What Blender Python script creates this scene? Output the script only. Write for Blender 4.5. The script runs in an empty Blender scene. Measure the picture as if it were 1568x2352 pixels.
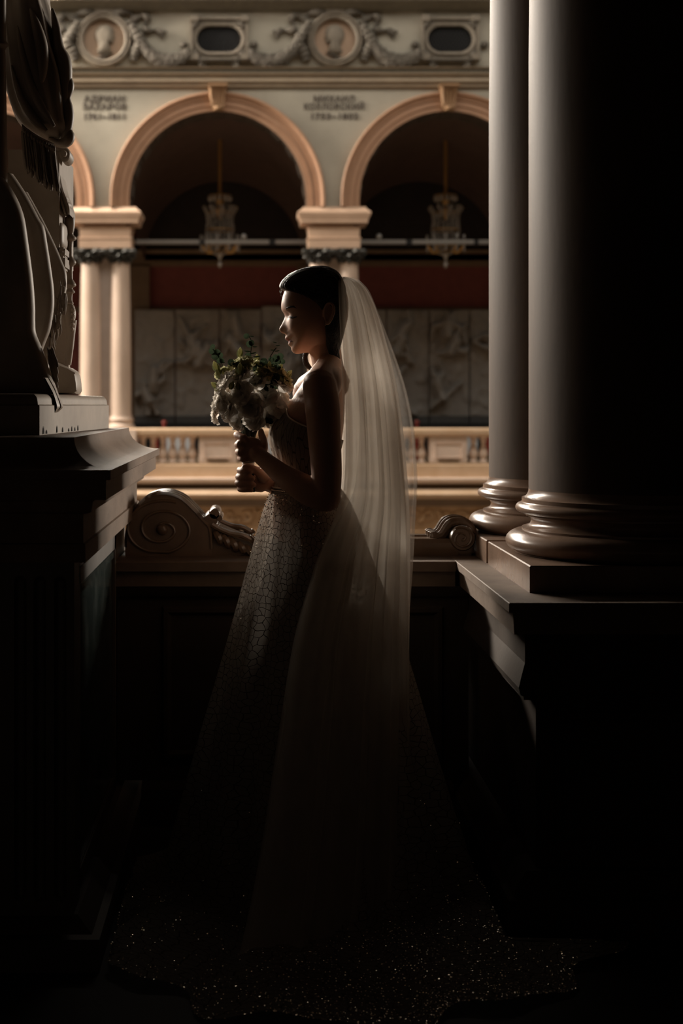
import bpy, bmesh, math, random
import numpy as np
from mathutils import Vector, Matrix, noise

sc = bpy.context.scene
COL = sc.collection
rnd = random.Random(7)

# ------------------------------------------------------------------ camera
EYE = 1.37            # eye height of the photographer
FPX = 2352 * 50.0 / 36.0
VPX, VPY = 590.0, 930.0
cd = bpy.data.cameras.new('camera')
cam = bpy.data.objects.new('camera', cd)
COL.objects.link(cam)
cam.location = (0, 0, EYE)
cam.rotation_euler = (math.pi / 2, 0, 0)
cd.sensor_fit = 'VERTICAL'
cd.sensor_height = 36.0
cd.lens = 50.0
cd.shift_x = (784 - VPX) / 2352
cd.shift_y = -(1176 - VPY) / 2352
cd.clip_start = 0.05
cd.clip_end = 200
cd.dof.use_dof = True
cd.dof.focus_distance = 4.12
cd.dof.aperture_fstop = 3.3
sc.camera = cam

# ------------------------------------------------------------------ light
wd = bpy.data.worlds.new('world'); sc.world = wd
wd.use_nodes = True
wd.node_tree.nodes['Background'].inputs[0].default_value = (0.80, 0.88, 1.0, 1)
wd.node_tree.nodes['Background'].inputs[1].default_value = 0.0

def area(name, loc, direction, sx, sy, power, col):
    l = bpy.data.lights.new(name, 'AREA')
    l.shape = 'RECTANGLE'; l.size = sx; l.size_y = sy; l.energy = power; l.color = col
    o = bpy.data.objects.new(name, l); COL.objects.link(o)
    o.location = loc
    o.rotation_euler = Vector(direction).to_track_quat('-Z', 'Y').to_euler()
    return o
# daylight through the two slopes of the glass roof over the hall
area('skylight_near_slope', (0, 20.0, 18.0), (0, .72, -.69), 46, 6, 3100, (1.0, 0.92, 0.81))
area('skylight_far_slope_left', (-17, 28.6, 10.5), (0.62, -1, -0.38), 9, 1.7, 13500, (1.0, 0.89, 0.76))
area('skylight_far_slope', (-6.5, 28.8, 10.6), (0.25, -1, -0.38), 14, 1.6, 8500, (1.0, 0.88, 0.74))
area('sequin_glint_strip', (-2, 24.0, 18.5), (0, -1, -0.9), 22, .5, 130, (1.0, 0.88, 0.74))  # added narrow lamp that makes the train's sequins glint
# added fill lamps at the hall ends, brightening statue, columns and bride sideways
w = area('side_fill_left', (-25.4, 24.0, 9.6), (25.8, -19.8, -8.0), 8, 5, 600, (1.0, 0.89, 0.76)); w.data.spread = math.radians(70)
w = area('side_fill_right', (23.4, 24.5, 5.5), (-24, -20.2, -4.0), 9, 7, 1400, (1.0, 0.89, 0.76)); w.data.spread = math.radians(70)

sc.view_settings.view_transform = 'Standard'
sc.view_settings.look = 'None'
sc.view_settings.gamma = 1.0
sc.view_settings.use_curve_mapping = False
sc.view_settings.exposure = 0.0
sc.cycles.use_denoising = True
sc.cycles.max_bounces = 8
sc.cycles.diffuse_bounces = 4
sc.cycles.transparent_max_bounces = 24
sc.cycles.sample_clamp_indirect = 4.0
sc.cycles.caustics_reflective = False
sc.cycles.caustics_refractive = False

# ------------------------------------------------------------------ helpers
def P(px, py, d):
    """the point at depth d (metres from the camera) that stands where pixel px,py looks"""
    return Vector(((px - VPX) / FPX * d, d, EYE - (py - VPY) / FPX * d))

def cr(pts, n, closed=False):
    """catmull-rom through points (tuples of any length), n samples per span"""
    pts = [np.array(p, float) for p in pts]
    m = len(pts); out = []
    spans = m if closed else m - 1
    for i in range(spans):
        if closed:
            p0, p1, p2, p3 = pts[(i-1) % m], pts[i], pts[(i+1) % m], pts[(i+2) % m]
        else:
            p0, p1, p2, p3 = pts[max(i-1, 0)], pts[i], pts[i+1], pts[min(i+2, m-1)]
        for k in range(n):
            t = k / n
            out.append(0.5*((2*p1)+(-p0+p2)*t+(2*p0-5*p1+4*p2-p3)*t*t+(-p0+3*p1-3*p2+p3)*t**3))
    if not closed: out.append(pts[-1])
    return out

def tab(rows):
    """smooth table: rows of (key, v1, v2...) -> f(key) array"""
    ks = [r[0] for r in rows]
    dense = cr(rows, 10)
    dk = np.array([d[0] for d in dense]); dv = np.array([d[1:] for d in dense])
    order = np.argsort(dk); dk = dk[order]; dv = dv[order]
    def f(k):
        return np.array([np.interp(k, dk, dv[:, j]) for j in range(dv.shape[1])])
    return f

class MB:
    def __init__(s): s.v = []; s.f = []
    def add(s, vs, fs):
        b = len(s.v)
        s.v += [tuple(v) for v in vs]
        s.f += [tuple(i + b for i in f) for f in fs]
        return s
    def box(s, x0, x1, y0, y1, z0, z1):
        vs = [(x0,y0,z0),(x1,y0,z0),(x1,y1,z0),(x0,y1,z0),(x0,y0,z1),(x1,y0,z1),(x1,y1,z1),(x0,y1,z1)]
        return s.add(vs, [(0,3,2,1),(4,5,6,7),(0,1,5,4),(1,2,6,5),(2,3,7,6),(3,0,4,7)])
    def lathe(s, prof, cx, cy, n=48, z0=0.0, cap=True):
        """prof: list of (r, z)"""
        vs = []; m = len(prof)
        for r, z in prof:
            for k in range(n):
                a = 2*math.pi*k/n
                vs.append((cx + r*math.cos(a), cy + r*math.sin(a), z0 + z))
        fs = []
        for i in range(m-1):
            for k in range(n):
                fs.append((i*n+k, i*n+(k+1) % n, (i+1)*n+(k+1) % n, (i+1)*n+k))
        if cap:
            fs.append(tuple(reversed(range(n)))); fs.append(tuple((m-1)*n+k for k in range(n)))
        return s.add(vs, fs)
    def grid(s, rows, closeu=False, closev=False):
        """rows: list of lists of points"""
        m, n = len(rows), len(rows[0])
        vs = [p for r in rows for p in r]
        fs = []
        for i in range(m if closev else m-1):
            for k in range(n if closeu else n-1):
                i2, k2 = (i+1) % m, (k+1) % n
                fs.append((i*n+k, i*n+k2, i2*n+k2, i2*n+k))
        return s.add(vs, fs)
    def tube(s, pts, radii, n=8, cap=True, flat=1.0):
        pts = [Vector(p) for p in pts]
        if not hasattr(radii, '__len__'): radii = [radii]*len(pts)
        t0 = (pts[1]-pts[0]).normalized()
        ref = Vector((0,0,1)) if abs(t0.z) < .9 else Vector((1,0,0))
        u = t0.cross(ref).normalized()
        vs = []
        for i, p in enumerate(pts):
            t = (pts[min(i+1, len(pts)-1)] - pts[max(i-1, 0)])
            if t.length < 1e-9: t = t0
            t.normalize()
            u = (u - t*u.dot(t))
            if u.length < 1e-6: u = t.orthogonal()
            u.normalize(); w = t.cross(u)
            for k in range(n):
                a = 2*math.pi*k/n
                vs.append(p + (u*math.cos(a)*flat + w*math.sin(a))*radii[i])
        fs = []
        m = len(pts)
        for i in range(m-1):
            for k in range(n):
                fs.append((i*n+k, i*n+(k+1) % n, (i+1)*n+(k+1) % n, (i+1)*n+k))
        if cap:
            fs.append(tuple(reversed(range(n)))); fs.append(tuple((m-1)*n+k for k in range(n)))
        return s.add(vs, fs)
    def prism(s, poly, y0, y1):
        """poly in (x,z); extruded in depth"""
        n = len(poly)
        vs = [(p[0], y0, p[1]) for p in poly] + [(p[0], y1, p[1]) for p in poly]
        fs = [tuple(range(n)), tuple(reversed(range(n, 2*n)))]
        for k in range(n):
            fs.append(((k+1) % n, k, n+k, n+(k+1) % n))
        return s.add(vs, fs)
    def extrude_x(s, prof, x0, x1):
        """prof: closed polygon of (y,z), extruded along x"""
        n = len(prof)
        vs = [(x0, p[0], p[1]) for p in prof] + [(x1, p[0], p[1]) for p in prof]
        fs = [tuple(range(n)), tuple(reversed(range(n, 2*n)))]
        for k in range(n):
            fs.append(((k+1) % n, k, n+k, n+(k+1) % n))
        return s.add(vs, fs)
    def ball(s, c, r, nu=10, nv=7):
        if not hasattr(r, '__len__'): r = (r, r, r)
        rows = []
        for i in range(nv):
            a = math.pi*(i+.02)/(nv-1+.04)
            rows.append([(c[0]+r[0]*math.sin(a)*math.cos(2*math.pi*k/nu), c[1]+r[1]*math.sin(a)*math.sin(2*math.pi*k/nu), c[2]-r[2]*math.cos(a)) for k in range(nu)])
        return s.grid(rows, closeu=True)
    def build(s, name, mat, parent=None, smooth=True, angle=38, bevel=0, normals=True):
        me = bpy.data.meshes.new(name)
        off = Vector((0,0,0))
        p = parent
        while p is not None: off += p.location; p = p.parent
        me.from_pydata([(v[0]-off.x, v[1]-off.y, v[2]-off.z) for v in s.v], [], s.f)
        if normals or bevel:
            bm = bmesh.new(); bm.from_mesh(me)
            if normals: bmesh.ops.recalc_face_normals(bm, faces=bm.faces)
            if bevel:
                es = [e for e in bm.edges if len(e.link_faces) == 2 and e.calc_face_angle(0) > 0.5]
                bmesh.ops.bevel(bm, geom=es, offset=bevel, segments=2, affect='EDGES', clamp_overlap=True)
            bm.to_mesh(me); bm.free()
        me.update()
        if smooth:
            me.polygons.foreach_set('use_smooth', [True]*len(me.polygons))
            if angle: me.set_sharp_from_angle(angle=math.radians(angle))
        o = bpy.data.objects.new(name, me)
        if mat is not None: me.materials.append(mat)
        COL.objects.link(o)
        if parent is not None: o.parent = parent
        return o

def thing(name, loc, label=None, cat=None, group=None, kind=None):
    o = bpy.data.objects.new(name, None); COL.objects.link(o)
    o.location = loc
    o.empty_display_size = .1
    return tag(o, label, cat, group, kind)

def tag(o, label=None, cat=None, group=None, kind=None):
    if label: o['label'] = label
    if cat: o['category'] = cat
    if group: o['group'] = group
    if kind: o['kind'] = kind
    return o

def copy_tree(o, parent=None, dx=0.0):
    c = o.copy(); COL.objects.link(c); c.parent = parent
    if dx: c.location = (o.location.x + dx, o.location.y, o.location.z)
    for ch in o.children: copy_tree(ch, c)
    return c

# ------------------------------------------------------------------ materials
def mat(name, col, rough=.6, col2=None, scale=6.0, bump=0.0, bscale=40.0, metal=0.0, spec=.5, stretch=(1,1,1), detail=6, coat=0.0, lo=.35, hi=.7):
    m = bpy.data.materials.new(name); m.use_nodes = True
    nt = m.node_tree; N = nt.nodes; L = nt.links
    b = N['Principled BSDF']
    b.inputs['Roughness'].default_value = rough
    b.inputs['Metallic'].default_value = metal
    b.inputs['Specular IOR Level'].default_value = spec
    b.inputs['Coat Weight'].default_value = coat
    b.inputs['Coat Roughness'].default_value = .12
    b.inputs['Base Color'].default_value = (*col, 1)
    tc = N.new('ShaderNodeTexCoord'); mp = N.new('ShaderNodeMapping')
    mp.inputs['Scale'].default_value = stretch
    L.new(tc.outputs['Object'], mp.inputs['Vector'])
    if col2 is not None:
        nz = N.new('ShaderNodeTexNoise'); nz.inputs['Scale'].default_value = scale; nz.inputs['Detail'].default_value = detail
        nz.inputs['Roughness'].default_value = .62
        L.new(mp.outputs[0], nz.inputs['Vector'])
        rp = N.new('ShaderNodeValToRGB')
        rp.color_ramp.elements[0].position = lo; rp.color_ramp.elements[1].position = hi
        rp.color_ramp.elements[0].color = (*col, 1); rp.color_ramp.elements[1].color = (*col2, 1)
        L.new(nz.outputs['Fac'], rp.inputs['Fac']); L.new(rp.outputs['Color'], b.inputs['Base Color'])
    if bump:
        n2 = N.new('ShaderNodeTexNoise'); n2.inputs['Scale'].default_value = bscale; n2.inputs['Detail'].default_value = 5
        L.new(mp.outputs[0], n2.inputs['Vector'])
        bp = N.new('ShaderNodeBump'); bp.inputs['Strength'].default_value = bump; bp.inputs['Distance'].default_value = .01
        L.new(n2.outputs['Fac'], bp.inputs['Height']); L.new(bp.outputs['Normal'], b.inputs['Normal'])
    return m

M = {}
M['plaster'] = mat('plaster_wall', (.36,.332,.272), .85, (.298,.272,.222), 1.2, .15, 30)
M['stucco'] = mat('stucco_ornament', (.075,.064,.05), .8, (.125,.107,.084), 14, .3, 60)
M['stucco_mid'] = mat('stucco_frame', (.15,.127,.098), .8, (.205,.172,.133), 8, .2, 60)
M['cornice'] = mat('cornice_stone', (.27,.215,.155), .75, (.33,.265,.19), 3, .1, 30)
M['cornice_dark'] = mat('cornice_dark_stone', (.13,.115,.085), .8, (.17,.15,.11), 8, .2, 60)
M['peach'] = mat('peach_stone', (.38,.215,.13), .6, (.32,.18,.108), 3, .05, 30)
M['impost'] = mat('pale_peach_stone', (.58,.40,.285), .55, (.50,.34,.24), 2.5, .05, 30)
M['terracotta'] = mat('medallion_ground', (.30,.205,.14), .8, (.34,.24,.17), 6)
M['keystone'] = mat('ochre_keystone', (.30,.175,.09), .6, (.24,.135,.065), 8, .1, 40)
M['pink_marble'] = mat('pink_marble_shaft', (.62,.485,.395), .5, (.48,.36,.28), 2.0, 0, 10, stretch=(1,1,.35))
M['pilaster'] = mat('grey_pink_marble', (.40,.33,.29), .4, (.34,.28,.24), 3)
M['bronze'] = mat('dark_bronze_capital', (.022,.022,.020), .5, (.05,.045,.035), 25, .3, 60, metal=.3)
M['ochre'] = mat('ochre_stone', (.40,.255,.14), .6, (.50,.33,.19), 5, .08, 30)
M['ochre_pale'] = mat('pale_ochre_stone', (.56,.40,.27), .55, (.50,.34,.21), 3)
M['panel_stone'] = mat('pale_panel_stone', (.76,.61,.51), .6, (.68,.54,.45), 3)
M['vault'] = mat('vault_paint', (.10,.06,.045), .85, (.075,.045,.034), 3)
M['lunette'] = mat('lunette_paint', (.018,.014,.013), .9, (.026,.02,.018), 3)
M['red_wall'] = mat('dark_red_wall', (.16,.042,.036), .85, (.13,.034,.029), 4)
M['brown_stone'] = mat('brown_pilaster', (.16,.105,.065), .7, (.13,.085,.052), 4)
M['relief'] = mat('grey_relief_cast', (.27,.248,.225), .75, (.225,.21,.195), 5, .3, 50)
M['plinth_grey'] = mat('grey_plinth', (.07,.07,.07), .7, (.05,.05,.052), 6)
M['blackish'] = mat('black_void_plinth', (.008,.008,.008), .8)
M['grille'] = mat('dark_iron_grille', (.010,.010,.011), .8)
M['steel'] = mat('pale_steel', (.36,.35,.33), .35, metal=.5)
M['brass'] = mat('old_brass', (.46,.27,.10), .4, metal=.7)
M['crystal'] = mat('chandelier_crystal', (.30,.275,.245), .08, spec=1.0)
M['inscription'] = mat('inscription_paint', (.075,.06,.048), .8)
M['red_post'] = mat('red_paint', (.22,.03,.02), .5)
M['pale_board'] = mat('pale_blue_board', (.50,.52,.54), .6)
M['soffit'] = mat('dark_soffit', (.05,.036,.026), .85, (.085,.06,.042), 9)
M['hall_floor'] = mat('hall_floor_stone', (.22,.19,.16), .5, (.16,.14,.12), 1)
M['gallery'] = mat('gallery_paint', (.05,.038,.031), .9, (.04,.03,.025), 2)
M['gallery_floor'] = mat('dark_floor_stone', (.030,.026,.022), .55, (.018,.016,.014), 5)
# ================================================================== the setting
D0 = 30.0                      # depth of the opposite arcade
FS = FPX / D0
def FX(px): return (px - VPX) / FS
def FZ(py): return EYE - (py - VPY) / FS
BAY = 528 / FS
ARC_C = [500 + 528*k for k in (-2, -1, 0, 1, 2)]
SPR = FZ(476)                  # springing line of the arches
ACZ = FZ(459)                  # centre of the arches (slightly stilted)
RI, RO = 203/FS, 246/FS
XL, XR = -26.0, 24.0           # ends of the hall

def struct(mb, name, m, parent=None, **k):
    o = mb.build(name, m, parent, **k)
    if parent is None: o['kind'] = 'structure'
    return o

# --- far wall above the springing line, arches cut out of it
mb = MB()
NA = 36
SOF = []
def wall_bay(cx, xa, xb, ztop, y0, y1):
    arc = [(cx - RI, SPR)] + [(cx - RI*math.cos(math.pi*k/NA), ACZ + RI*math.sin(math.pi*k/NA)) for k in range(NA+1)] + [(cx + RI, SPR)]
    n = len(arc)
    outer = []
    for k, (x, z) in enumerate(arc):
        if k == 0: outer.append((xa, SPR))
        elif k == n-1: outer.append((xb, SPR))
        else:
            t = (k-1)/(n-3)
            outer.append((xa + (xb-xa)*t, ztop) if 0 < t < 1 else ((xa, ztop) if t == 0 else (xb, ztop)))
    for y in (y0, y1):
        vs = [(p[0], y, p[1]) for p in arc] + [(p[0], y, p[1]) for p in outer]
        mb.add(vs, [(k, k+1, n+k+1, n+k) for k in range(n-1)])
    sf = MB(); vs = [(p[0], y0, p[1]) for p in arc] + [(p[0], y1, p[1]) for p in arc]
    sf.add(vs, [(k, n+k, n+k+1, k+1) for k in range(n-1)]); SOF.append(sf)
    mb.add([(xa,y0,SPR),(cx-RI,y0,SPR),(cx-RI,y1,SPR),(xa,y1,SPR)], [(0,1,2,3)])
    mb.add([(xb,y0,SPR),(cx+RI,y0,SPR),(cx+RI,y1,SPR),(xb,y1,SPR)], [(0,3,2,1)])
ZW = FZ(195)
for c in ARC_C:
    x = FX(c); wall_bay(x, x - BAY/2, x + BAY/2, ZW, D0, D0 + .75)
xa, xb = FX(ARC_C[0]) - BAY/2, FX(ARC_C[-1]) + BAY/2
mb.box(XL, xa, D0, D0+.75, SPR, ZW); mb.box(xb, XR, D0, D0+.75, SPR, ZW)
mb.box(XL, XR, D0, D0+.75, ZW, 10.6)
wall_far = struct(mb, 'wall_far', M['plaster'], normals=False, angle=30)
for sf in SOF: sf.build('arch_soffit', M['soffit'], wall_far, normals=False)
for cc in ARC_C[1:4]:                # coffers on the soffit, one by one
    for k in range(13):
        a_ = math.pi*(k+.5)/13
        for yy in (D0+.22, D0+.53):
            q_ = (FX(cc)-(RI-.02)*math.cos(a_), ACZ+(RI-.02)*math.sin(a_)); u_ = (math.sin(a_)*.12, math.cos(a_)*.12)
            rad_ = (math.cos(a_)*.03, -math.sin(a_)*.03)
            b_ = MB(); vs = []
            for dy in (-.10, .10):
                for sg in (-1, 1):
                    for ex in (0, 1): vs.append((q_[0]+sg*u_[0]+rad_[0]*(ex-.5)*1.6, yy+dy, q_[1]+sg*u_[1]+rad_[1]*(ex-.5)*1.6))
            b_.add(vs, [(0,1,3,2),(4,6,7,5),(0,4,5,1),(2,3,7,6),(1,5,7,3),(0,2,6,4)])
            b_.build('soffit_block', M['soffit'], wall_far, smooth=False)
# below the gallery floor, down to the floor of the hall
mb = MB(); mb.box(XL, XR, D0-.05, D0+.75, -7.0, FZ(1240)); struct(mb, 'wall_far_lower', M['ochre'])
mb = MB(); mb.box(XL, XR, -6, 37, -7.2, -7.0); struct(mb, 'hall_floor', M['hall_floor'])
mb = MB(); mb.box(XL-.3, XL, 5.3, 37, -7, 10.6); struct(mb, 'wall_left', M['plaster'])
mb = MB(); mb.box(XR, XR+.3, 5.3, 37, -7, 10.6); struct(mb, 'wall_right', M['plaster'])

# --- archivolts: three stepped bands swept round each arch
def archivolt(cx):
    prof = []      # (radius, depth protrusion)
    w = RO - RI
    for t, p in ((0,.0),(0,.06),(.26,.06),(.27,.085),(.30,.085),(.31,.07),(.60,.07),(.61,.10),(.66,.10),(.67,.09),(.80,.11),(.86,.15),(.95,.155),(1,.13),(1,.0)):
        prof.append((RI + w*t, D0 - p))
    rows = []
    path = [(-1, None)] + [(0, math.pi*k/40) for k in range(41)] + [(1, None)]
    for s, a in path:
        row = []
        for r, y in prof:
            if s: row.append((cx + s*r, y, SPR))
            else: row.append((cx - r*math.cos(a), y, ACZ + r*math.sin(a)))
        rows.append(row)
    return MB().grid(rows)
LAB_ARCH = {-1: 'peach stone arch moulding cut off behind the marble statue', 0: 'peach stone arch moulding framing the left chandelier', 1: 'peach stone arch moulding running behind the pale columns on the right'}
for k in (-1, 0, 1):
    c = 500 + 528*k
    o = archivolt(FX(c)).build('arch_moulding', M['peach'], None, angle=25)
    tag(o, LAB_ARCH[k], 'arch', 'arches of the far arcade')
    if k >= 0:
        t = thing('keystone', (FX(c), D0-.1, FZ(255)), 'ochre scrolled keystone at the crown of the ' + ('left chandelier arch' if k == 0 else 'right chandelier arch'), 'keystone', 'keystones of the far arcade')
        x = FX(c)
        b = MB()
        for i in range(5):       # fluted console body
            f0 = -1 + 2*i/5; f1 = -1 + 2*(i+1)/5
            rows = []
            for py, hw, pr in ((250, 15, .16), (240, 16, .19), (225, 18, .22), (212, 19, .27), (206, 20, .30)):
                xa_, xb_ = x + f0*hw/FS, x + f1*hw/FS; xm = (xa_+xb_)/2
                rows.append([(xa_, D0-pr+.02, FZ(py)), ((xa_+xm)/2, D0-pr-.02, FZ(py)), (xm, D0-pr-.035, FZ(py)), ((xb_+xm)/2, D0-pr-.02, FZ(py)), (xb_, D0-pr+.02, FZ(py))])
            b.grid(rows)
        b.prism([(x-15/FS, FZ(251)), (x+15/FS, FZ(251)), (x+20/FS, FZ(205)), (x-20/FS, FZ(205))], D0-.2, D0)
        b.build('console', M['keystone'], t)
        MB().box(x-23/FS, x+23/FS, D0-.36, D0, FZ(206), FZ(200)).build('cap', M['keystone'], t, bevel=.01)
        rr = [(x - 14/FS*math.cos(a), FZ(252) + 9/FS*math.sin(a)) for a in [2*math.pi*j/14 for j in range(14)]]
        MB().lathe([(.001,0),(.09,.01),(.11,.05),(.09,.09),(.001,.10)], x, D0-.14, 14, FZ(258)).build('drop', M['keystone'], t)

# --- cornice and frieze mouldings, extruded along the hall
def mould(name, prof, m, parent, x0=XL, x1=XR):
    return MB().extrude_x(prof, x0, x1).build(name, m, parent, angle=30)
trim = thing('trim_1', (0, D0, FZ(200)), kind='structure')
def band(name, rows, m):
    """rows: (py, protrusion) from bottom to top"""
    prof = [(D0+.05, FZ(rows[0][0]))] + [(D0 - p, FZ(y)) for y, p in rows] + [(D0+.05, FZ(rows[-1][0]))]
    return mould(name, prof, m, trim)
band('lower_moulding', [(201,.03),(201,.07),(196,.09),(195,.07),(191,.10),(190,.14),(188,.14)], M['cornice'])
band('fascia', [(188,.10),(176,.10),(175,.16),(171,.18)], M['cornice'])
band('dentil_course', [(171,.06),(160,.06)], M['cornice_dark'])
band('frieze_sill', [(161,.17),(158,.19),(157,.10)], M['cornice'])
band('crown_moulding', [(27,.06),(25,.12),(20,.20),(19,.20),(17,.26),(13,.30),(12,.30)], M['cornice_dark'])
band('ribbed_cornice', [(12,.32),(-8,.34),(-14,.5),(-40,.55)], M['cornice_dark'])
b = MB()
x = FX(100)
while x < FX(1160):
    b.box(x, x+.032, D0-.135, D0-.03, FZ(170), FZ(162)); x += .055
b.build('dentils', M['cornice_dark'], trim, smooth=False, normals=False)['kind'] = 'stuff'
b = MB()
x = FX(100)
while x < FX(1160):
    b.box(x, x+.03, D0-.375, D0-.30, FZ(11), FZ(-8)); x += .06
b.build('ribs', M['stucco_mid'], trim, smooth=False, normals=False)['kind'] = 'stuff'

# --- frieze ornament: medallions, vents, garlands, ribbons
def head_profile(cx, cz, s, flip):
    pts = [(-12,-34),(10,-34),(16,-24),(13,-14),(9,-8),(16,-7),(20,-9),(21,-5),(22,-1),(21,2),(25,4),(22,10),(22,14),(23,20),(18,29),(8,35),(-6,35),(-17,28),(-22,16),(-21,4),(-16,-6),(-13,-16),(-17,-26)]
    f = -1 if flip else 1
    return [(cx + f*p[0]*s, cz + p[1]*s) for p in pts]
def rounded_relief(mbd, poly, y, depth, steps=4):
    """poly inflated towards the viewer in rounded steps"""
    cx = sum(p[0] for p in poly)/len(poly); cz = sum(p[1] for p in poly)/len(poly)
    rows = []
    for i in range(steps+1):
        a = (math.pi/2)*i/steps
        k = .25 + .75*math.cos(a)
        rows.append([(cx+(p[0]-cx)*k, y - depth*math.sin(a), cz+(p[1]-cz)*k) for p in poly])
    mbd.grid(rows, closeu=True)
    n = len(poly); base = len(mbd.v) - n
    mbd.f.append(tuple(base+i for i in range(n)))
for i, c in enumerate((240, 769)):
    x, z = FX(c), FZ(93)
    t = thing('portrait_medallion', (x, D0, z), ('round relief medallion with a head facing right, high beside the statue' if i == 0 else 'round relief medallion with a head facing left, above the inscription between the arches'), 'medallion', 'medallions in the frieze')
    def ring(r0, r1, pr, nm, m):
        rows = []
        for r, p in ((r0, 0), (r0, pr*.8), (r0+(r1-r0)*.25, pr), (r0+(r1-r0)*.5, pr*.7), (r0+(r1-r0)*.75, pr), (r1, pr*.7), (r1, 0)):
            rows.append([(x + r/FS*math.cos(2*math.pi*k/48), D0-.01-p, z + r/FS*math.sin(2*math.pi*k/48)) for k in range(48)])
        MB().grid(rows, closeu=True).build(nm, m, t)
    ring(47, 63, .16, 'frame', M['stucco_mid'])
    MB().add([(x + 49/FS*math.cos(2*math.pi*k/40), D0-.03, z + 49/FS*math.sin(2*math.pi*k/40)) for k in range(40)], [tuple(range(40))]).build('ground', M['terracotta'], t)
    b = MB(); rounded_relief(b, head_profile(x, z, 1.0/FS, i == 1), D0-.03, .11); b.build('head_relief', M['stucco_mid'], t, angle=80)
    f = -1 if i else 1
    b = MB(); rounded_relief(b, [(x + f*q[0]/FS, z + q[1]/FS) for q in ((-30,-44),(-6,-38),(22,-28),(16,-34),(0,-42),(-20,-48))], D0-.03, .10); b.build('bust_cut', M['stucco'], t, angle=80)
    MB().box(x-22/FS, x+22/FS, D0-.13, D0, FZ(32), FZ(24)).build('tie', M['stucco_mid'], t, bevel=.01)
    # ribbons either side
    for s in (-1, 1):
        pts = [(20, 33), (45, 30), (62, 34), (68, 46), (82, 40), (92, 38), (100, 47), (92, 60), (94, 70), (108, 72), (122, 70), (132, 76), (143, 74)]
        path = [(FX(c + s*(p[0])), D0-.06-.03*math.sin(j*1.7), FZ(p[1])) for j, p in enumerate(pts)]
        path = cr(path, 5)
        MB().tube(path, [(.055 + .025*math.sin(j*.5)) for j in range(len(path))], 8).build('ribbon', M['stucco'], t)
        MB().tube(cr([(FX(c+s*120), D0-.05, FZ(70)), (FX(c+s*130), D0-.06, FZ(80)), (FX(c+s*135), D0-.04, FZ(88))], 4), .04, 7).build('ribbon_end', M['stucco'], t)
        # hanging leaf spray beside the medallion
        path = cr([(FX(c+s*58), D0-.08, FZ(52)), (FX(c+s*72), D0-.10, FZ(78)), (FX(c+s*84), D0-.10, FZ(100)), (FX(c+s*72), D0-.07, FZ(122)), (FX(c+s*66), D0-.05, FZ(142))], 6)
        MB().tube(path, [.08+.05*math.sin(math.pi*j/(len(path)-1)) + .02*math.sin(j*2.3) for j in range(len(path))], 9).build('leaf_spray', M['stucco'], t)

LABG = {(240,-1): None, (240,1): 'leafy stucco garland sagging right of the left medallion', (769,-1): 'leafy stucco garland sagging left of the right medallion', (769,1): 'leafy stucco garland sagging between right medallion and right vent'}
for (c, s), lab in LABG.items():
    if lab is None: continue
    t = thing('garland', (FX(c + s*130), D0, FZ(140)), lab, 'garland', 'garlands in the frieze')
    path = cr([(FX(c+s*p), D0-.11, FZ(q)) for p, q in ((72,82),(86,104),(100,122),(122,138),(150,144),(175,139),(192,128))], 8)
    b = MB()
    b.tube(path, [.085+.035*math.sin(math.pi*j/(len(path)-1)) for j in range(len(path))], 10)
    b.build('core', M['stucco'], t)
    b = MB()
    for j, p in enumerate(path):
        for q in range(7):
            a = rnd.uniform(-.3, math.pi+.3)
            rr = .10+.03*math.sin(math.pi*j/(len(path)-1))
            b.ball((p[0]+rnd.uniform(-.03,.03), p[1]-rr*max(0,math.sin(a))*.8, p[2]+rr*math.cos(a)), (rnd.uniform(.025,.05), .03, rnd.uniform(.025,.05)), 6, 5)
    b.build('leaves', M['stucco'], t, normals=False)['kind'] = 'stuff'

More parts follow.
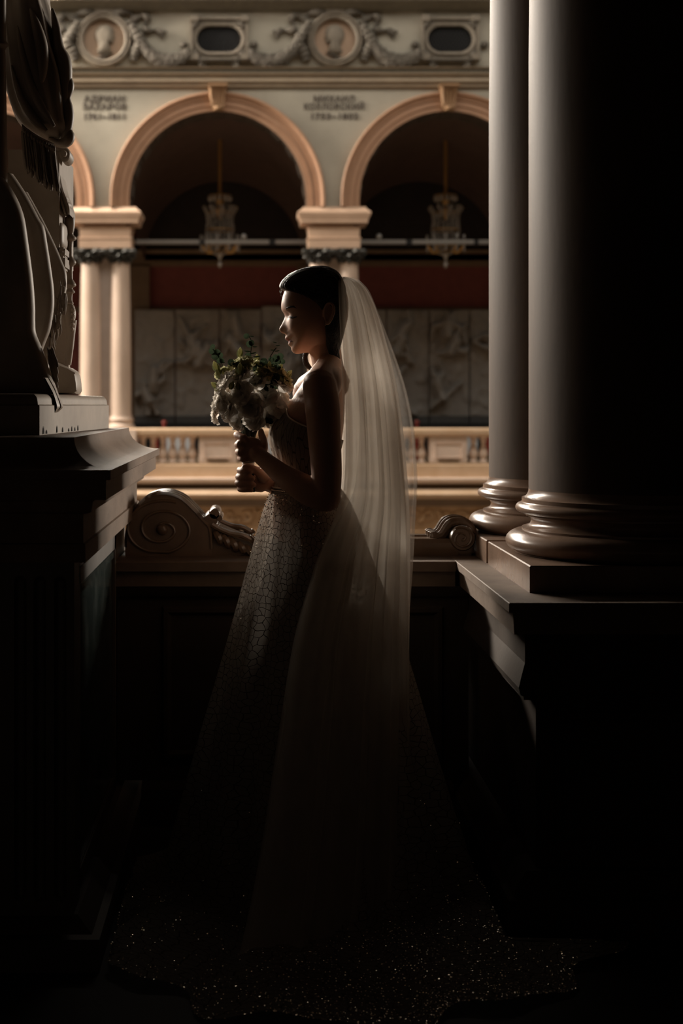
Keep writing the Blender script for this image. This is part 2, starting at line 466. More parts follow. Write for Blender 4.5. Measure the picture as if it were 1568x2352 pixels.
def stadium(cx, cz, hw, hh, n=12):
    r = min(hw, hh); pts = []
    for q, (sx, sz) in enumerate(((1,-1),(1,1),(-1,1),(-1,-1))):
        a0 = -math.pi/2 + q*math.pi/2
        for k in range(n):
            a = a0 + (math.pi/2)*k/(n-1)
            pts.append((cx + sx*(hw-r) + r*math.cos(a), cz + sz*(hh-r) + r*math.sin(a)))
    return pts
def rectloop(cx, cz, hw, hh, n=12):
    pts = []
    for q in range(4):
        for k in range(n):
            a = -math.pi/2 + q*math.pi/2 + (math.pi/2)*k/(n-1)
            ca, sa = math.cos(a), math.sin(a); m_ = max(abs(ca), abs(sa))
            pts.append((cx + hw*ca/m_, cz + hh*sa/m_))
    return pts
for i, c in enumerate((503, 1032)):
    x, z = FX(c), FZ(92)
    t = thing('vent_frame', (x, D0, z), 'stucco frame round a dark oval vent grille above the ' + ('left chandelier arch' if i == 0 else 'right chandelier arch'), 'vent', 'vents in the frieze')
    outer = rectloop(x, z, 66/FS, 50/FS); mid = rectloop(x, z, 60/FS, 44/FS); inner2 = stadium(x, z, 58/FS, 36/FS); inner = stadium(x, z, 51/FS, 30/FS)
    rows = [[(p[0], D0, p[1]) for p in outer], [(p[0], D0-.14, p[1]) for p in outer], [(p[0], D0-.14, p[1]) for p in mid], [(p[0], D0-.08, p[1]) for p in mid], [(p[0], D0-.09, p[1]) for p in inner2], [(p[0], D0-.13, p[1]) for p in inner2], [(p[0], D0-.11, p[1]) for p in inner], [(p[0], D0+.0, p[1]) for p in inner]]
    MB().grid(rows, closeu=True).build('surround', M['stucco_mid'], t, angle=30)
    MB().add([(p[0], D0-.012, p[1]) for p in inner], [tuple(range(len(inner)))]).build('opening', M['blackish'], t)  # shade of the hollow vent, put in as a black sheet
    b = MB()
    for s in (-1, 1):
        for k in range(-9, 10):
            seg = []
            for q in range(25):
                u = -30 + 60*q/24; px_ = k*8 + s*u*.6
                if (abs(px_) <= 21 and abs(u) <= 29) or (abs(px_) > 21 and (abs(px_)-21)**2 + u*u < 29**2): seg.append((x + px_/FS, D0-.03 - .008*s, z + u/FS))
            if len(seg) > 1: b.tube([seg[0], seg[-1]], .010, 4)
    b.build('grille', M['grille'], t, normals=False)['kind'] = 'stuff'
    for sx in (-1, 1):
        for sz in (-1, 1):
            MB().box(x+sx*52/FS-.09*(sx<0)-.03, x+sx*52/FS+.09*(sx>0)+.03+.03, D0-.19, D0, z+sz*44/FS-.06, z+sz*44/FS+.09).build('corner_block', M['stucco_mid'], t, bevel=.02)
            b = MB(); rounded_relief(b, [(x+sx*(48+a_)/FS, z+sz*(30+b_)/FS) for a_, b_ in ((0,0),(12,-8),(12,12),(-8,12))], D0-.09, .06); b.build('leaf', M['stucco'], t)
        MB().ball((x+sx*80/FS, D0-.06, FZ(104)), (.085,.08,.075)).build('knob', M['stucco'], t)
        MB().tube(cr([(x+sx*22/FS, D0-.1, FZ(142)), (x+sx*38/FS, D0-.12, FZ(146)), (x+sx*42/FS, D0-.1, FZ(155)), (x+sx*30/FS, D0-.08, FZ(156))], 4), .05, 8).build('scroll_foot', M['stucco'], t)
    MB().box(x-50/FS, x+50/FS, D0-.2, D0, FZ(144), FZ(138)).build('sill', M['stucco'], t, bevel=.012)

# --- painted inscriptions
def text_mesh(s, size, m, name, cx, zc, y, parent, width=None):
    cu = bpy.data.curves.new(name, 'FONT'); cu.body = s; cu.size = size; cu.align_x = 'CENTER'; cu.align_y = 'CENTER'
    cu.extrude = .006; cu.offset = size*.03; cu.space_character = 1.12
    tmp = bpy.data.objects.new(name, cu); COL.objects.link(tmp)
    dg = bpy.context.evaluated_depsgraph_get(); dg.update()
    me = bpy.data.meshes.new_from_object(tmp.evaluated_get(dg))
    bpy.data.objects.remove(tmp)
    co = np.zeros(len(me.vertices)*3); me.vertices.foreach_get('co', co); co = co.reshape(-1, 3)
    if width:
        w = co[:,0].max() - co[:,0].min(); co[:,0] *= width/w
    out = np.stack([co[:,0] + cx - parent.location.x, -co[:,2] + y - parent.location.y, co[:,1] + zc - parent.location.z], 1)
    me.vertices.foreach_set('co', out.reshape(-1)); me.update()
    me.materials.clear(); me.materials.append(m)
    o = bpy.data.objects.new(name, me); COL.objects.link(o); o.parent = parent
    return o
for cx, lines, lab in ((240, (('АДРИАН', 94), ('ЗАХАРОВ', 100), ('1761–1811', 92)), 'dark painted three-line inscription on the plaster beside the statue'), (767, (('МИХАИЛ', 94), ('КОЗЛОВСКИЙ', 138), ('1753–1802', 108)), 'dark painted three-line inscription on the plaster between the two chandelier arches')):
    t = thing('inscription', (FX(cx), D0, FZ(248)), lab, 'inscription', 'inscriptions on the far wall')
    for (s, w), py in zip(lines, (228, 246, 268)):
        text_mesh(s, 19/FS, M['inscription'], 'line_of_letters', FX(cx), FZ(py), D0-.008, t, w/FS)

# --- piers: impost entablature over paired columns
def pier(cpx, label, group):
    x = FX(cpx)
    t = thing('pier', (x, D0+.2, FZ(985)), label, 'pier', group)
    def sq(rows, nm, m, yc=D0+.32):
        """rows (py, half px): square stepped block"""
        r_ = []
        for py, h in rows:
            hw = h/FS; hd = hw*.62
            r_.append([(x-hw, yc-hd, FZ(py)), (x+hw, yc-hd, FZ(py)), (x+hw, yc+hd, FZ(py)), (x-hw, yc+hd, FZ(py))])
        b = MB(); b.grid(r_, closeu=True)
        n = len(r_)
        b.f.append((3,2,1,0)); b.f.append(tuple(4*(n-1)+k for k in range(4)))
        return b.build(nm, m, t, angle=20)
    sq([(571,56),(571,60),(550,60),(549,62),(546,62),(545,58),(524,59),(523,62),(521,62),(520,46),(514,46)], 'architrave', M['impost'])
    sq([(514,46),(513.5,76),(512,77),(505,77),(504,79),(500,79),(497,82),(490,84),(488,84),(484,78),(478,72),(476,72)], 'impost_cornice', M['impost'])
    for s in (-1, 1):
        cx = x + s*34.5/FS; cy = D0+.12
        r0 = 24.5/FS
        MB().lathe([(r0*.86, FZ(603)), (r0*.90, FZ(640)), (r0*.97, FZ(760)), (r0, FZ(860)), (r0*1.01, FZ(950)), (r0*1.10, FZ(958))], cx, cy, 28).build('shaft', M['pink_marble'], t)
        MB().lathe([(r0*1.10, FZ(958)), (r0*1.16, FZ(960)), (r0*1.25, FZ(964)), (r0*1.16, FZ(968)), (r0*1.14, FZ(972)), (r0*1.30, FZ(976)), (r0*1.40, FZ(981)), (r0*1.30, FZ(987))], cx, cy, 28).build('base', M['pink_marble'], t)
        cap = MB().lathe([(r0*.80, FZ(606)), (r0*.86, FZ(602)), (r0*.84, FZ(598)), (r0*.95, FZ(585)), (r0*1.2, FZ(575))], cx, cy, 24).build('capital', M['bronze'], t)
        b = MB()
        for tier, (za, zb, rr) in enumerate(((603, 590, .95), (594, 579, 1.05))):
            for k in range(8):
                a = 2*math.pi*(k+.5*tier)/8
                pts = [(cx+math.cos(a)*r0*q, cy+math.sin(a)*r0*q, FZ(za+(zb-za)*h)) for q, h in ((rr*.85,0),(rr*.98,.5),(rr*1.12,.9),(rr*1.32,1),(rr*1.36,.86))]
                b.tube(cr(pts, 3), .055, 6, flat=1.6)
        b.build('leaves', M['bronze'], cap, normals=False)['kind'] = 'stuff'
        for q in (-1, 1):
            MB().tube(cr([(cx+q*r0*.7, cy-r0*1.0, FZ(586)), (cx+q*r0*1.25, cy-r0*1.15, FZ(578)), (cx+q*r0*1.45, cy-r0*1.1, FZ(581)), (cx+q*r0*1.3, cy-r0*1.1, FZ(585))], 4), .05, 7).build('volute', M['bronze'], cap)
        MB().box(cx-r0*1.12, cx+r0*1.12, cy-r0*1.12, cy+r0*1.12, FZ(574), FZ(571)).build('abacus', M['bronze'], cap, bevel=.01)
    MB().box(x-13/FS, x+13/FS, D0+.1, D0+.55, FZ(985), FZ(571)).build('pilaster', M['pilaster'], t)
    MB().box(x-74/FS, x+74/FS, D0-.25, D0+.62, FZ(1066), FZ(986)).build('pedestal', M['panel_stone'], t, bevel=.012)
    return t
p0 = pier(241, 'pair of pale pink marble columns under a stone impost, beside the marble statue', 'piers of the far arcade')
p1 = copy_tree(p0, None, FX(767)-FX(241)); p1['label'] = 'pair of pale pink marble columns under a stone impost, directly above the bride'

# --- balustrade and its mouldings
bal = thing('trim_2', (0, D0, FZ(1063)), kind='structure')
def fband(name, rows, m, back=.62):
    prof = [(D0+back, FZ(rows[0][0]))] + [(D0 - p, FZ(y)) for y, p in rows] + [(D0+back, FZ(rows[-1][0]))]
    return MB().extrude_x(prof, XL, XR).build(name, m, bal, angle=30)
fband('handrail', [(1003,.08),(1000,.16),(996,.20),(987,.20),(984,.17),(983,.14)], M['ochre_pale'], .3)
fband('plinth_course', [(1099,.16),(1068,.16),(1066,.13),(1063,.13)], M['ochre_pale'])
fband('gallery_edge', [(1108,.30),(1100,.36),(1097,.36),(1096,.33)], M['panel_stone'])
fband('cove', [(1122,.26),(1118,.16),(1112,.18),(1108,.28)], M['brown_stone'])
fband('lower_roll', [(1144,.30),(1140,.38),(1133,.42),(1126,.36),(1122,.30)], M['ochre_pale'])
fband('shadow_band', [(1162,.08),(1158,.12),(1144,.16)], M['brown_stone'])  # shade under the roll, put in as a darker stone band
fband('ornament_frieze', [(1206,.06),(1162,.06)], M['ochre'])
fband('base_course', [(1245,.02),(1228,.05),(1226,.12),(1220,.13),(1217,.09),(1209,.11),(1206,.13)], M['ochre'])
b = MB()
k = 0
x = 300
while x < 1130:                      # low scroll relief on the frieze
    for j in range(2):
        a0 = rnd.uniform(0, 6); s = -1 if k % 2 else 1
        pts = [(FX(x + s*(14-10*q)*math.cos(a0+q*5)), D0-.075, FZ(1184 + (13-9*q)*math.sin(a0+q*5))) for q in np.linspace(0, 1, 12)]
        b.tube(pts, [.05-.02*q for q in np.linspace(0,1,12)], 6)
    b.ball((FX(x+20), D0-.06, FZ(1184+rnd.uniform(-10,10))), (.07,.06,.07), 7, 5)
    x += 38; k += 1
b.build('scroll_relief', M['ochre'], bal, normals=False)['kind'] = 'stuff'
PANELS = (500, 1028)
LPN = ('pale square panel block in the far balustrade left of the bride', 'pale square panel block in the far balustrade between veil and columns')
for i, c in enumerate(PANELS):
    t = thing('balustrade_panel', (FX(c), D0+.1, FZ(1063)), LPN[i], 'balustrade block', 'panel blocks of the far balustrade')
    x0, x1 = FX(c-43), FX(c+43)
    MB().box(x0, x1, D0-.10, D0+.28, FZ(1063), FZ(1003)).build('block', M['panel_stone'], t, bevel=.012)
    b = MB()
    fr = [(-30,12),(30,12),(30,-20),(-30,-20)]
    MB().grid([[(FX(c+q*u[0]), D0-.10-p, FZ(1030+q*-u[1])) for u in fr] for q, p in ((1.08,0),(1.06,.035),(1.0,.035),(.98,.0))], closeu=True).build('panel_frame', M['panel_stone'], t)
    MB().box(FX(c-24), FX(c+24), D0-.14, D0-.09, FZ(1059), FZ(1056)).build('panel_ledge', M['brown_stone'], t)
prof = [(.055,0),(.10,.0),(.10,.03),(.065,.05),(.05,.075),(.062,.10),(.092,.15),(.10,.20),(.085,.26),(.055,.34),(.042,.41),(.05,.44),(.075,.46),(.05,.48),(.05,.50),(.09,.51),(.09,.551)]
bx = [328,351,373.5,396,419,441, 560,583,606] + [924,947,969, 1088,1111]
base_mesh = None
LB = {328:'furthest left baluster seen past the statue pedestal', 351:'far baluster second right of the statue pedestal', 373.5:'far baluster in the gap just right of the pedestal lip', 396:'far baluster third left of the pale panel block', 419:'far baluster second left of the pale panel block', 441:'far baluster immediately left of the pale panel block beside the bouquet', 560:'far baluster glimpsed immediately right of the left panel block', 583:'far baluster glimpsed behind the upper hand', 606:'far baluster glimpsed between wrist and bodice', 924:'far baluster seen through the inner veil edge', 947:'far baluster seen at the outer veil edge', 969:'far baluster immediately left of the right panel block', 1088:'far baluster immediately right of the right panel block', 1111:'far baluster nearest the marble column'}
for c in bx:
    if base_mesh is None:
        o = MB().lathe(prof, 0, 0, 18).build('baluster', M['panel_stone']); base_mesh = o.data
    else:
        o = bpy.data.objects.new('baluster', base_mesh); COL.objects.link(o)
    o.location = (FX(c), D0+.09, FZ(1063))
    tag(o, LB[c], 'baluster', 'balusters of the far balustrade')
# things standing behind the far balustrade
def upright(px, w, y0, y1, d, m, nm, lab, cat):
    a_, c_ = P(px-w/2, y1, d), P(px+w/2, y0, d)
    o = MB().box(a_.x, c_.x, d, d+.1, a_.z, c_.z).build(nm, m, None, bevel=.015)
    tag(o, lab, cat); return o
for px, lab in ((377, 'slim red post rising behind the far rail near the pedestal'), (957, 'slim red post rising behind the far rail at the veil edge')):
    q = P(px, 1075, 31.6); t = thing('barrier_post', q, lab, 'post', 'red posts behind the far balustrade')
    top = P(px, 966, 31.6)
    MB().lathe([(.045,.02),(.045, top.z-q.z-.04)], q.x, q.y, 14, q.z).build('stem', M['red_post'], t)
    MB().lathe([(.001,0),(.16,0),(.16,.02),(.05,.045)], q.x, q.y, 18, q.z).build('foot', M['red_post'], t)
    MB().lathe([(.05,0),(.065,.02),(.05,.05),(.01,.07)], q.x, q.y, 14, top.z-.06).build('knob', M['red_post'], t)
for px, w, m, lab in ((410, 74, 'pale_board', 'pale blue board behind the balusters left of the panel'), (356, 14, 'red_post', 'narrow dark red board behind the leftmost balusters'), (1084, 26, 'pale_board', 'small pale board behind the balusters near the column'), (1121, 20, 'red_post', 'dark red board behind the baluster nearest the column'), (618, 30, 'pale_board', 'pale board glimpsed between forearm and bodice')):
    a_, c_ = P(px-w/2, 1075, 32.2), P(px+w/2, 1002, 32.2)
    t = thing('display_board', (a_.x, 32.2, a_.z), lab, 'board', 'boards behind the far balustrade')
    MB().box(a_.x, c_.x, 32.2, 32.24, a_.z+.3, c_.z).build('board', M[m], t, bevel=.01)
    for q in (a_.x+.02, c_.x-.06): MB().box(q, q+.04, 32.21, 32.25, a_.z, a_.z+.3).build('leg', M['grille'], t)

# --- gallery behind the arches
DB = 35.2
MB_ = MB().box(XL, XR, D0, DB+.3, FZ(1062)-.25, FZ(1062)); struct(MB_, 'floor_far_gallery', M['brown_stone'])
def BX(px): return (px - VPX) / FPX * DB
def BZ(py): return EYE - (py - VPY) / FPX * DB
mb = MB().box(XL, XR, DB, DB+.3, FZ(1062), 10.6); wall_back = struct(mb, 'wall_back_gallery', M['red_wall'])
gt = thing('trim_3', (0, DB, BZ(700)), kind='structure')
def bband(name, rows, m):
    prof = [(DB+.02, BZ(rows[0][0]))] + [(DB-p, BZ(y)) for y, p in rows] + [(DB+.02, BZ(rows[-1][0]))]
    MB().extrude_x(prof, XL, XR).build(name, m, gt, angle=30)
bband('wall_cornice', [(612,.04),(608,.08),(604,.06),(584,.06),(582,.16),(576,.2)], M['brown_stone'])
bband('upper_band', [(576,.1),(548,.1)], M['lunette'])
bband('panel_rail', [(716,.03),(706,.03)], M['brown_stone'])
# back lunettes and barrel vaults over every bay
for k in (-1, 0, 1):
    xc = FX(500+528*k)
    r = BAY/2*.80
    n = 30
    arc = [(xc - r*math.cos(math.pi*j/n), SPR-.6 + r*math.sin(math.pi*j/n)) for j in range(n+1)]
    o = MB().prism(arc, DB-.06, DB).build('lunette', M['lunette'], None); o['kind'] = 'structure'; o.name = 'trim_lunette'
    # vault shell rising from the wall arch to the arcade
    rows = []
    for d in (D0+.75, D0+2.0, D0+3.2, DB):
        rr = RI*1.05 if d < DB else r*1.0
        rr = RI*1.08 + (r-RI*1.08)*(d-D0-.75)/(DB-D0-.75)
        zc = ACZ + (SPR-.6-ACZ)*(d-D0-.75)/(DB-D0-.75)
        rows.append([(xc - rr*math.cos(math.pi*j/n), d, zc + rr*math.sin(math.pi*j/n)) for j in range(n+1)])
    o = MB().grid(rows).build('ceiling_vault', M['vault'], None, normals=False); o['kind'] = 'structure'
    for sx, w in ((-1, .55), (1, .55)):
        xp = xc + sx*(BAY/2-.32)
        MB().box(xp-.28, xp+.28, DB-.16, DB, FZ(1062), BZ(612)).build('pilaster', M['brown_stone'], gt, bevel=.01)
mb = MB().box(XL, XR, D0, DB+.3, 10.4, 10.6); struct(mb, 'ceiling_far_gallery', M['vault'])
mb = MB().box(XL, XR, D0-.6, D0+.4, 10.6, 10.9); struct(mb, 'trim_roof_curb', M['cornice_dark'])

# --- relief casts on the back wall
def relief_height(seed, w, h):
    r = random.Random(seed)
    caps = []
    for f in range(r.choice((2, 3, 3))):       # figures: torso, limbs, drapery
        cx, cz = r.uniform(.15, .85)*w, r.choice((r.uniform(.10,.30), r.uniform(.55,.80), r.uniform(.35,.6)))*h
        lean = r.uniform(-.8, .8)
        L_ = r.uniform(.25, .4)
        tx, tz = cx + math.sin(lean)*L_, cz + math.cos(lean)*L_
        caps.append((cx, cz, tx, tz, .15, .24))
        caps.append((tx, tz+.10, tx+.01, tz+.14, .10, .22))
        for q in range(4):
            a = r.uniform(0, 6.28); b0 = (tx, tz) if q < 2 else (cx, cz)
            l1 = r.uniform(.2, .38); ex, ez = b0[0]+math.cos(a)*l1, b0[1]+math.sin(a)*l1
            a2 = a + r.uniform(-1, 1); fx, fz = ex+math.cos(a2)*l1*.9, ez+math.sin(a2)*l1*.9
            caps.append((b0[0], b0[1], ex, ez, .085, .16)); caps.append((ex, ez, fx, fz, .065, .13))
    def hgt(x, z):
        v = 0
        for (ax, az, bx_, bz, rad, ht) in caps:
            dx, dz = bx_-ax, bz-az
            t = max(0, min(1, ((x-ax)*dx+(z-az)*dz)/(dx*dx+dz*dz+1e-6)))
            q = math.hypot(x-ax-dx*t, z-az-dz*t)/rad
            if q < 1: v = max(v, ht*math.sqrt(1-q*q))
        v += .06*noise.noise(Vector((x*4, z*4, seed)))
        return v
    return hgt
edges = [308, 402, 504, 600, 693, 787, 887, 985, 1078, 1172]
DP = DB - .35
names = {0: 'cracked grey relief cast nearest the paired columns', 1: 'grey relief cast with a bare lower half, left of the bouquet', 2: 'grey relief cast with writhing limbs behind the bouquet', 3: 'taller grey relief cast behind the bridal face', 4: 'grey relief cast mostly hidden behind head and veil', 5: 'grey relief cast seen only through the veil', 6: 'warm grey relief cast just right of the veil', 7: 'bluish grey smooth relief cast between veil and columns', 8: 'dark grey relief cast cut off by the marble column'}
for i in range(len(edges)-1):
    if i not in names: continue
    a_, c_ = P(edges[i]+1.5, 955, DP), P(edges[i+1]-1.5, 704 if i == 3 else 712, DP)
    w, h = c_.x-a_.x, c_.z-a_.z
    hg = relief_height(31+i*7, w, h)
    t = thing('relief_panel', (a_.x, DP, a_.z), names[i], 'relief panel', 'relief casts along the far gallery wall')
    nx, nz = 34, 84
    rows = [[(a_.x + w*u/nx, DP - 1.6*hg(w*u/nx, h*v/nz)*(1 if 0 < u < nx and 0 < v < nz else 0), a_.z + h*v/nz) for u in range(nx+1)] for v in range(nz+1)]
    MB().grid(rows).build('figures', M['relief'], t, angle=0, normals=False)
    MB().box(a_.x, c_.x, DP+.001, DP+.14, a_.z, c_.z).build('slab', M['relief'], t, bevel=.01)
    MB().box(a_.x, c_.x, DP-.02, DP+.14, P(0,972,DP).z, a_.z).build('foot_block', M['plinth_grey'], t)
mb = MB().box(XL, XR, DP-.1, DP+.15, FZ(1062), P(0,972,DP).z); struct(mb, 'baseboard_far', M['blackish'])

# --- lighting track across the far gallery
segs = ((312, 458), (470, 618), (632, 790), (818, 932), (946, 1088), (1098, 1240))
t = thing('lighting_track', P(700, 555, 31.6), 'pale metal lighting track running level across both chandelier arches', 'lighting track')
for a_, c_ in segs:
    q0, q1 = P(a_, 556, 31.6), P(c_, 556, 31.6)
    MB().box(q0.x, q1.x, 31.55, 31.65, q0.z-.05, q0.z+.05).build('rail', M['steel'], t, bevel=.012)
for (a_, c_), (e_, f_) in zip(segs[:-1], segs[1:]):
    q = P((c_+e_)/2, 556, 31.6); wv = (e_-c_)/2*31.6/FPX
    MB().box(q.x-wv, q.x+wv, 31.54, 31.66, q.z-.06, q.z+.05).build('connector', M['grille'], t)
for px in (767, 241):
    q = P(px, 556, 31.6); MB().box(q.x-.05, q.x+.05, D0+.55, 31.6, q.z-.04, q.z+.04).build('bracket', M['grille'], t)
for px in (870, 560):
    q = P(px, 549, 31.6); MB().ball((q.x, q.y, q.z+.05), .07).build('clamp', M['steel'], t)

# --- chandeliers
def chandelier(px, lab):
    d = 32.4; s = d/FPX
    c = P(px, 590, d); X, Y = c.x, d
    def z(py): return P(px, py, d).z
    t = thing('chandelier', (X, Y, z(610)), lab, 'chandelier', 'chandeliers in the far gallery')
    MB().lathe([(.042, z(455)), (.042, z(215))], X, Y, 10).build('rod', M['brass'], t)
    MB().lathe([(.02,z(505)),(.05,z(495)),(.12,z(482)),(.06,z(472)),(.10,z(462)),(.05,z(452)),(.04,z(440))], X, Y, 14).build('stem', M['brass'], t)
    for k in range(12):
        a = 2*math.pi*k/12; r = 24*s
        MB().ball((X+r*math.cos(a), Y+r*math.sin(a), z(455)), (.045,.045,.085), 6, 5).build('crown_drop', M['crystal'], t)
    MB().lathe([(22*s,z(451)),(26*s,z(451)),(26*s,z(448)),(22*s,z(448)),(22*s,z(451))], X, Y, 24, cap=False).build('crown_ring', M['brass'], t)
    prof = [(36,478),(31,492),(30,510),(32,530),(31,548),(26,566),(16,580),(6,588)]
    for r_, y_ in ((31,492),(32,530),(26,566)):
        MB().lathe([(r_*s*.97,z(y_)),(r_*s*1.03,z(y_)),(r_*s*1.03,z(y_-3)),(r_*s*.97,z(y_-3)),(r_*s*.97,z(y_))], X, Y, 28, cap=False).build('ring', M['brass'], t)
    b = MB(); r2 = random.Random(px)
    for k in range(20):
        a = 2*math.pi*k/20
        for y_ in range(476, 588, 7):
            rr = np.interp(y_, [p[1] for p in prof], [p[0] for p in prof])*s
            if r2.random() < .82:
                b.ball((X+rr*math.cos(a), Y+rr*math.sin(a), z(y_)), (.026,.026,r2.uniform(.028,.05)), 5, 4)
    b.build('crystal_strands', M['crystal'], t, smooth=False, normals=False)['kind'] = 'stuff'
    for k in range(10):
        a = 2*math.pi*(k+.3)/10
        path = cr([(X+q*s*math.cos(a), Y+q*s*math.sin(a), z(y_)) for q, y_ in ((8,575),(28,580),(40,568),(44,560))], 4)
        arm = MB().tube(path, .022, 6).build('arm', M['brass'], t)
        p = path[-1]
        MB().lathe([(.02,0),(.07,.01),(.075,.03),(.025,.04)], p[0], p[1], 10, p[2]).build('candle_dish', M['crystal'], arm)
        MB().lathe([(.026,.04),(.026,.17),(.006,.2)], p[0], p[1], 8, p[2]).build('candle', M['crystal'], arm)
        for h_ in (0, 1):
            MB().ball((p[0], p[1], p[2]-.07-.08*h_), (.03,.03,.045), 5, 4).build('drop', M['crystal'], arm)
    for k in range(9):
        a = 2*math.pi*k/9
        MB().tube(cr([(X+q*s*math.cos(a), Y+q*s*math.sin(a), z(y_)) for q, y_ in ((20,500),(33,485),(39,474))], 4), [.045]*8+[.012], 6, flat=.4).build('glass_plume', M['crystal'], t)
    MB().lathe([(.03,z(590)),(.10,z(584)),(.03,z(594)),(.015,z(600)),(.05,z(604)),(.06,z(608)),(.03,z(614)),(.004,z(617))], X, Y, 14).build('finial', M['crystal'], t)
    return t
ch = chandelier(505, 'crystal chandelier on a brass rod under the arch left of the bride')
ch2 = copy_tree(ch, None, P(1023,590,32.4).x - P(505,590,32.4).x)
ch2['label'] = 'crystal chandelier on a brass rod under the arch beside the marble columns'
# ================================================================== near gallery shell
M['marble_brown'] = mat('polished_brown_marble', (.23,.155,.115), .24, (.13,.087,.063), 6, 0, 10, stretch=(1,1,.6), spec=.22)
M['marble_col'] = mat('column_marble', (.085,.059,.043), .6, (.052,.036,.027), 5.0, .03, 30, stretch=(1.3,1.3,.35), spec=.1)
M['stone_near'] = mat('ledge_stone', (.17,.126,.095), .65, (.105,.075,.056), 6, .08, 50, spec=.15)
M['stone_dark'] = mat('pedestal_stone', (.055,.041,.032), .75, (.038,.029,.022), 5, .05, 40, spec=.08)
M['crest'] = mat('crest_marble', (.17,.115,.078), .25, (.105,.07,.047), 6, 0, 10, coat=.3)
mb = MB().box(-9, 9, -4, 5.3, -.25, 0); struct(mb, 'floor', M['gallery_floor'])
mb = MB().box(-9, 9, -4.3, -4, 0, 6.2); struct(mb, 'wall_back', M['gallery'])
mb = MB().box(-9.3, -9, -4, 5.3, 0, 6.2); struct(mb, 'wall_gallery_left', M['gallery'])
mb = MB().box(9, 9.3, -4, 5.3, 0, 6.2); struct(mb, 'wall_gallery_right', M['gallery'])
mb = MB().box(-9, 9, -4, 5.3, 5.8, 6.2); struct(mb, 'ceiling', M['gallery'])
# wall with the opening the bride stands in
mb = MB()
mb.box(-9, -7.2, 4.7, 5.3, 0, 5.8); mb.box(-3.4, -2.6, 4.7, 5.3, 0, 5.8); mb.box(-7.2, -3.4, 4.7, 5.3, 0, .9); mb.box(-7.2, -3.4, 4.7, 5.3, 4.3, 5.8); mb.box(1.55, 9, 4.5, 5.3, 0, 5.8); mb.box(-2.6, 1.55, 4.55, 5.3, 4.3, 5.8)
struct(mb, 'wall_front', M['gallery'])  # unseen; its right side is closed solid to keep the gallery dark
mb = MB().box(-9, 9, 5.3, 5.6, -7, -.05); struct(mb, 'wall_front_lower', M['ochre'])

# ------------------------------------------------------------------ right pedestal
ZL = .863
def step_block(name, m, parent, x0, x1, y0, y1, rows, bevel=0.0):
    """rows (z, outset): square block whose outline steps out and in with height"""
    r_ = []
    for z, o in rows:
        r_.append([(x0-o, y0-o, z), (x1+o, y0-o, z), (x1+o, y1+o, z), (x0-o, y1+o, z)])
    b = MB().grid(r_, closeu=True)
    b.f.append((3,2,1,0)); n = len(r_); b.f.append(tuple(4*(n-1)+k for k in range(4)))
    return b.build(name, m, parent, angle=25, bevel=bevel)
XP, YP = .645, 3.64
t = thing('column_pedestal', (1.3, 4.5, 0), 'brown stone pedestal with stepped cap under the paired columns', 'pedestal')
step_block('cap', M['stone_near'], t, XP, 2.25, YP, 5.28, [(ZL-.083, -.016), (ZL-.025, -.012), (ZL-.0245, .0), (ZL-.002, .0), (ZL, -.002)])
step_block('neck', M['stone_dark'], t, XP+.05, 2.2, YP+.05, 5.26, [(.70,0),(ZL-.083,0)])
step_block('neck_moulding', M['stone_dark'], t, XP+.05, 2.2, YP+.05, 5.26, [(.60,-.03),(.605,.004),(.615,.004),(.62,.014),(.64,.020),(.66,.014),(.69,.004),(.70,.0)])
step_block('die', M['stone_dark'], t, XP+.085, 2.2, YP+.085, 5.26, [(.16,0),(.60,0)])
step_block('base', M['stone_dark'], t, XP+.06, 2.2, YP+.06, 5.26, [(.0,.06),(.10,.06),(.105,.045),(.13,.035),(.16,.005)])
for nm, (xa_, xb_) in (('front_panel', (XP+.16, 2.05)),):
    fr = [(xa_, .24), (xb_, .24), (xb_, .54), (xa_, .54)]
    MB().grid([[(p[0]+(-1 if p[0] < 1 else 1)*q, YP+.085-e, p[1]+(-1 if p[1] < .4 else 1)*q) for p in fr] for q, e in ((.03,0),(.025,.012),(.012,.014),(0,.0))], closeu=True).build(nm, M['stone_dark'], t)

def column(cx, cy, lab):
    t = thing('marble_column', (cx, cy, ZL), lab, 'column', 'paired marble columns')
    step_block('plinth', M['marble_brown'], t, cx-.36, cx+.36, cy-.345, cy+.345, [(ZL,0),(ZL+.07,0),(ZL+.073,-.003)])
    z0 = ZL+.073
    prof = [(.30,0),(.335,.002)]
    prof += [(.315+.045*math.sin(a), .034-.032*math.cos(a)) for a in np.linspace(.35, math.pi-.25, 12)]
    prof += [(.312,.067),(.312,.073),(.303,.075)]
    prof += [(.285+.016*(1-math.sin(a)), .092-.016*math.cos(a)) for a in np.linspace(.1, math.pi-.1, 9)]
    prof += [(.302,.109),(.302,.114)]
    prof += [(.306+.025*math.sin(a), .131-.0165*math.cos(a)) for a in np.linspace(.3, math.pi-.3, 10)]
    prof += [(.312,.149),(.312,.160)]
    prof += [(.312-.020*math.sin(a), .160+.026*(1-math.cos(a))) for a in np.linspace(0, math.pi/2, 6)]
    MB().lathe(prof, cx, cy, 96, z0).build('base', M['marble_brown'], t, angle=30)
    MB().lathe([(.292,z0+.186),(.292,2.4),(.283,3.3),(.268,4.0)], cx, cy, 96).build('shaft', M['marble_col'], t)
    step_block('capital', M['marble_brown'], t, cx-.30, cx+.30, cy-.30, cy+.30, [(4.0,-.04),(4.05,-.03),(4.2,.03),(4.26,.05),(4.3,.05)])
    return t
column(1.095, 4.18, 'nearer of the two marble columns, dark and widest at the right edge')
column(1.095, 4.905, 'farther of the two marble columns, paler and partly behind the near one')

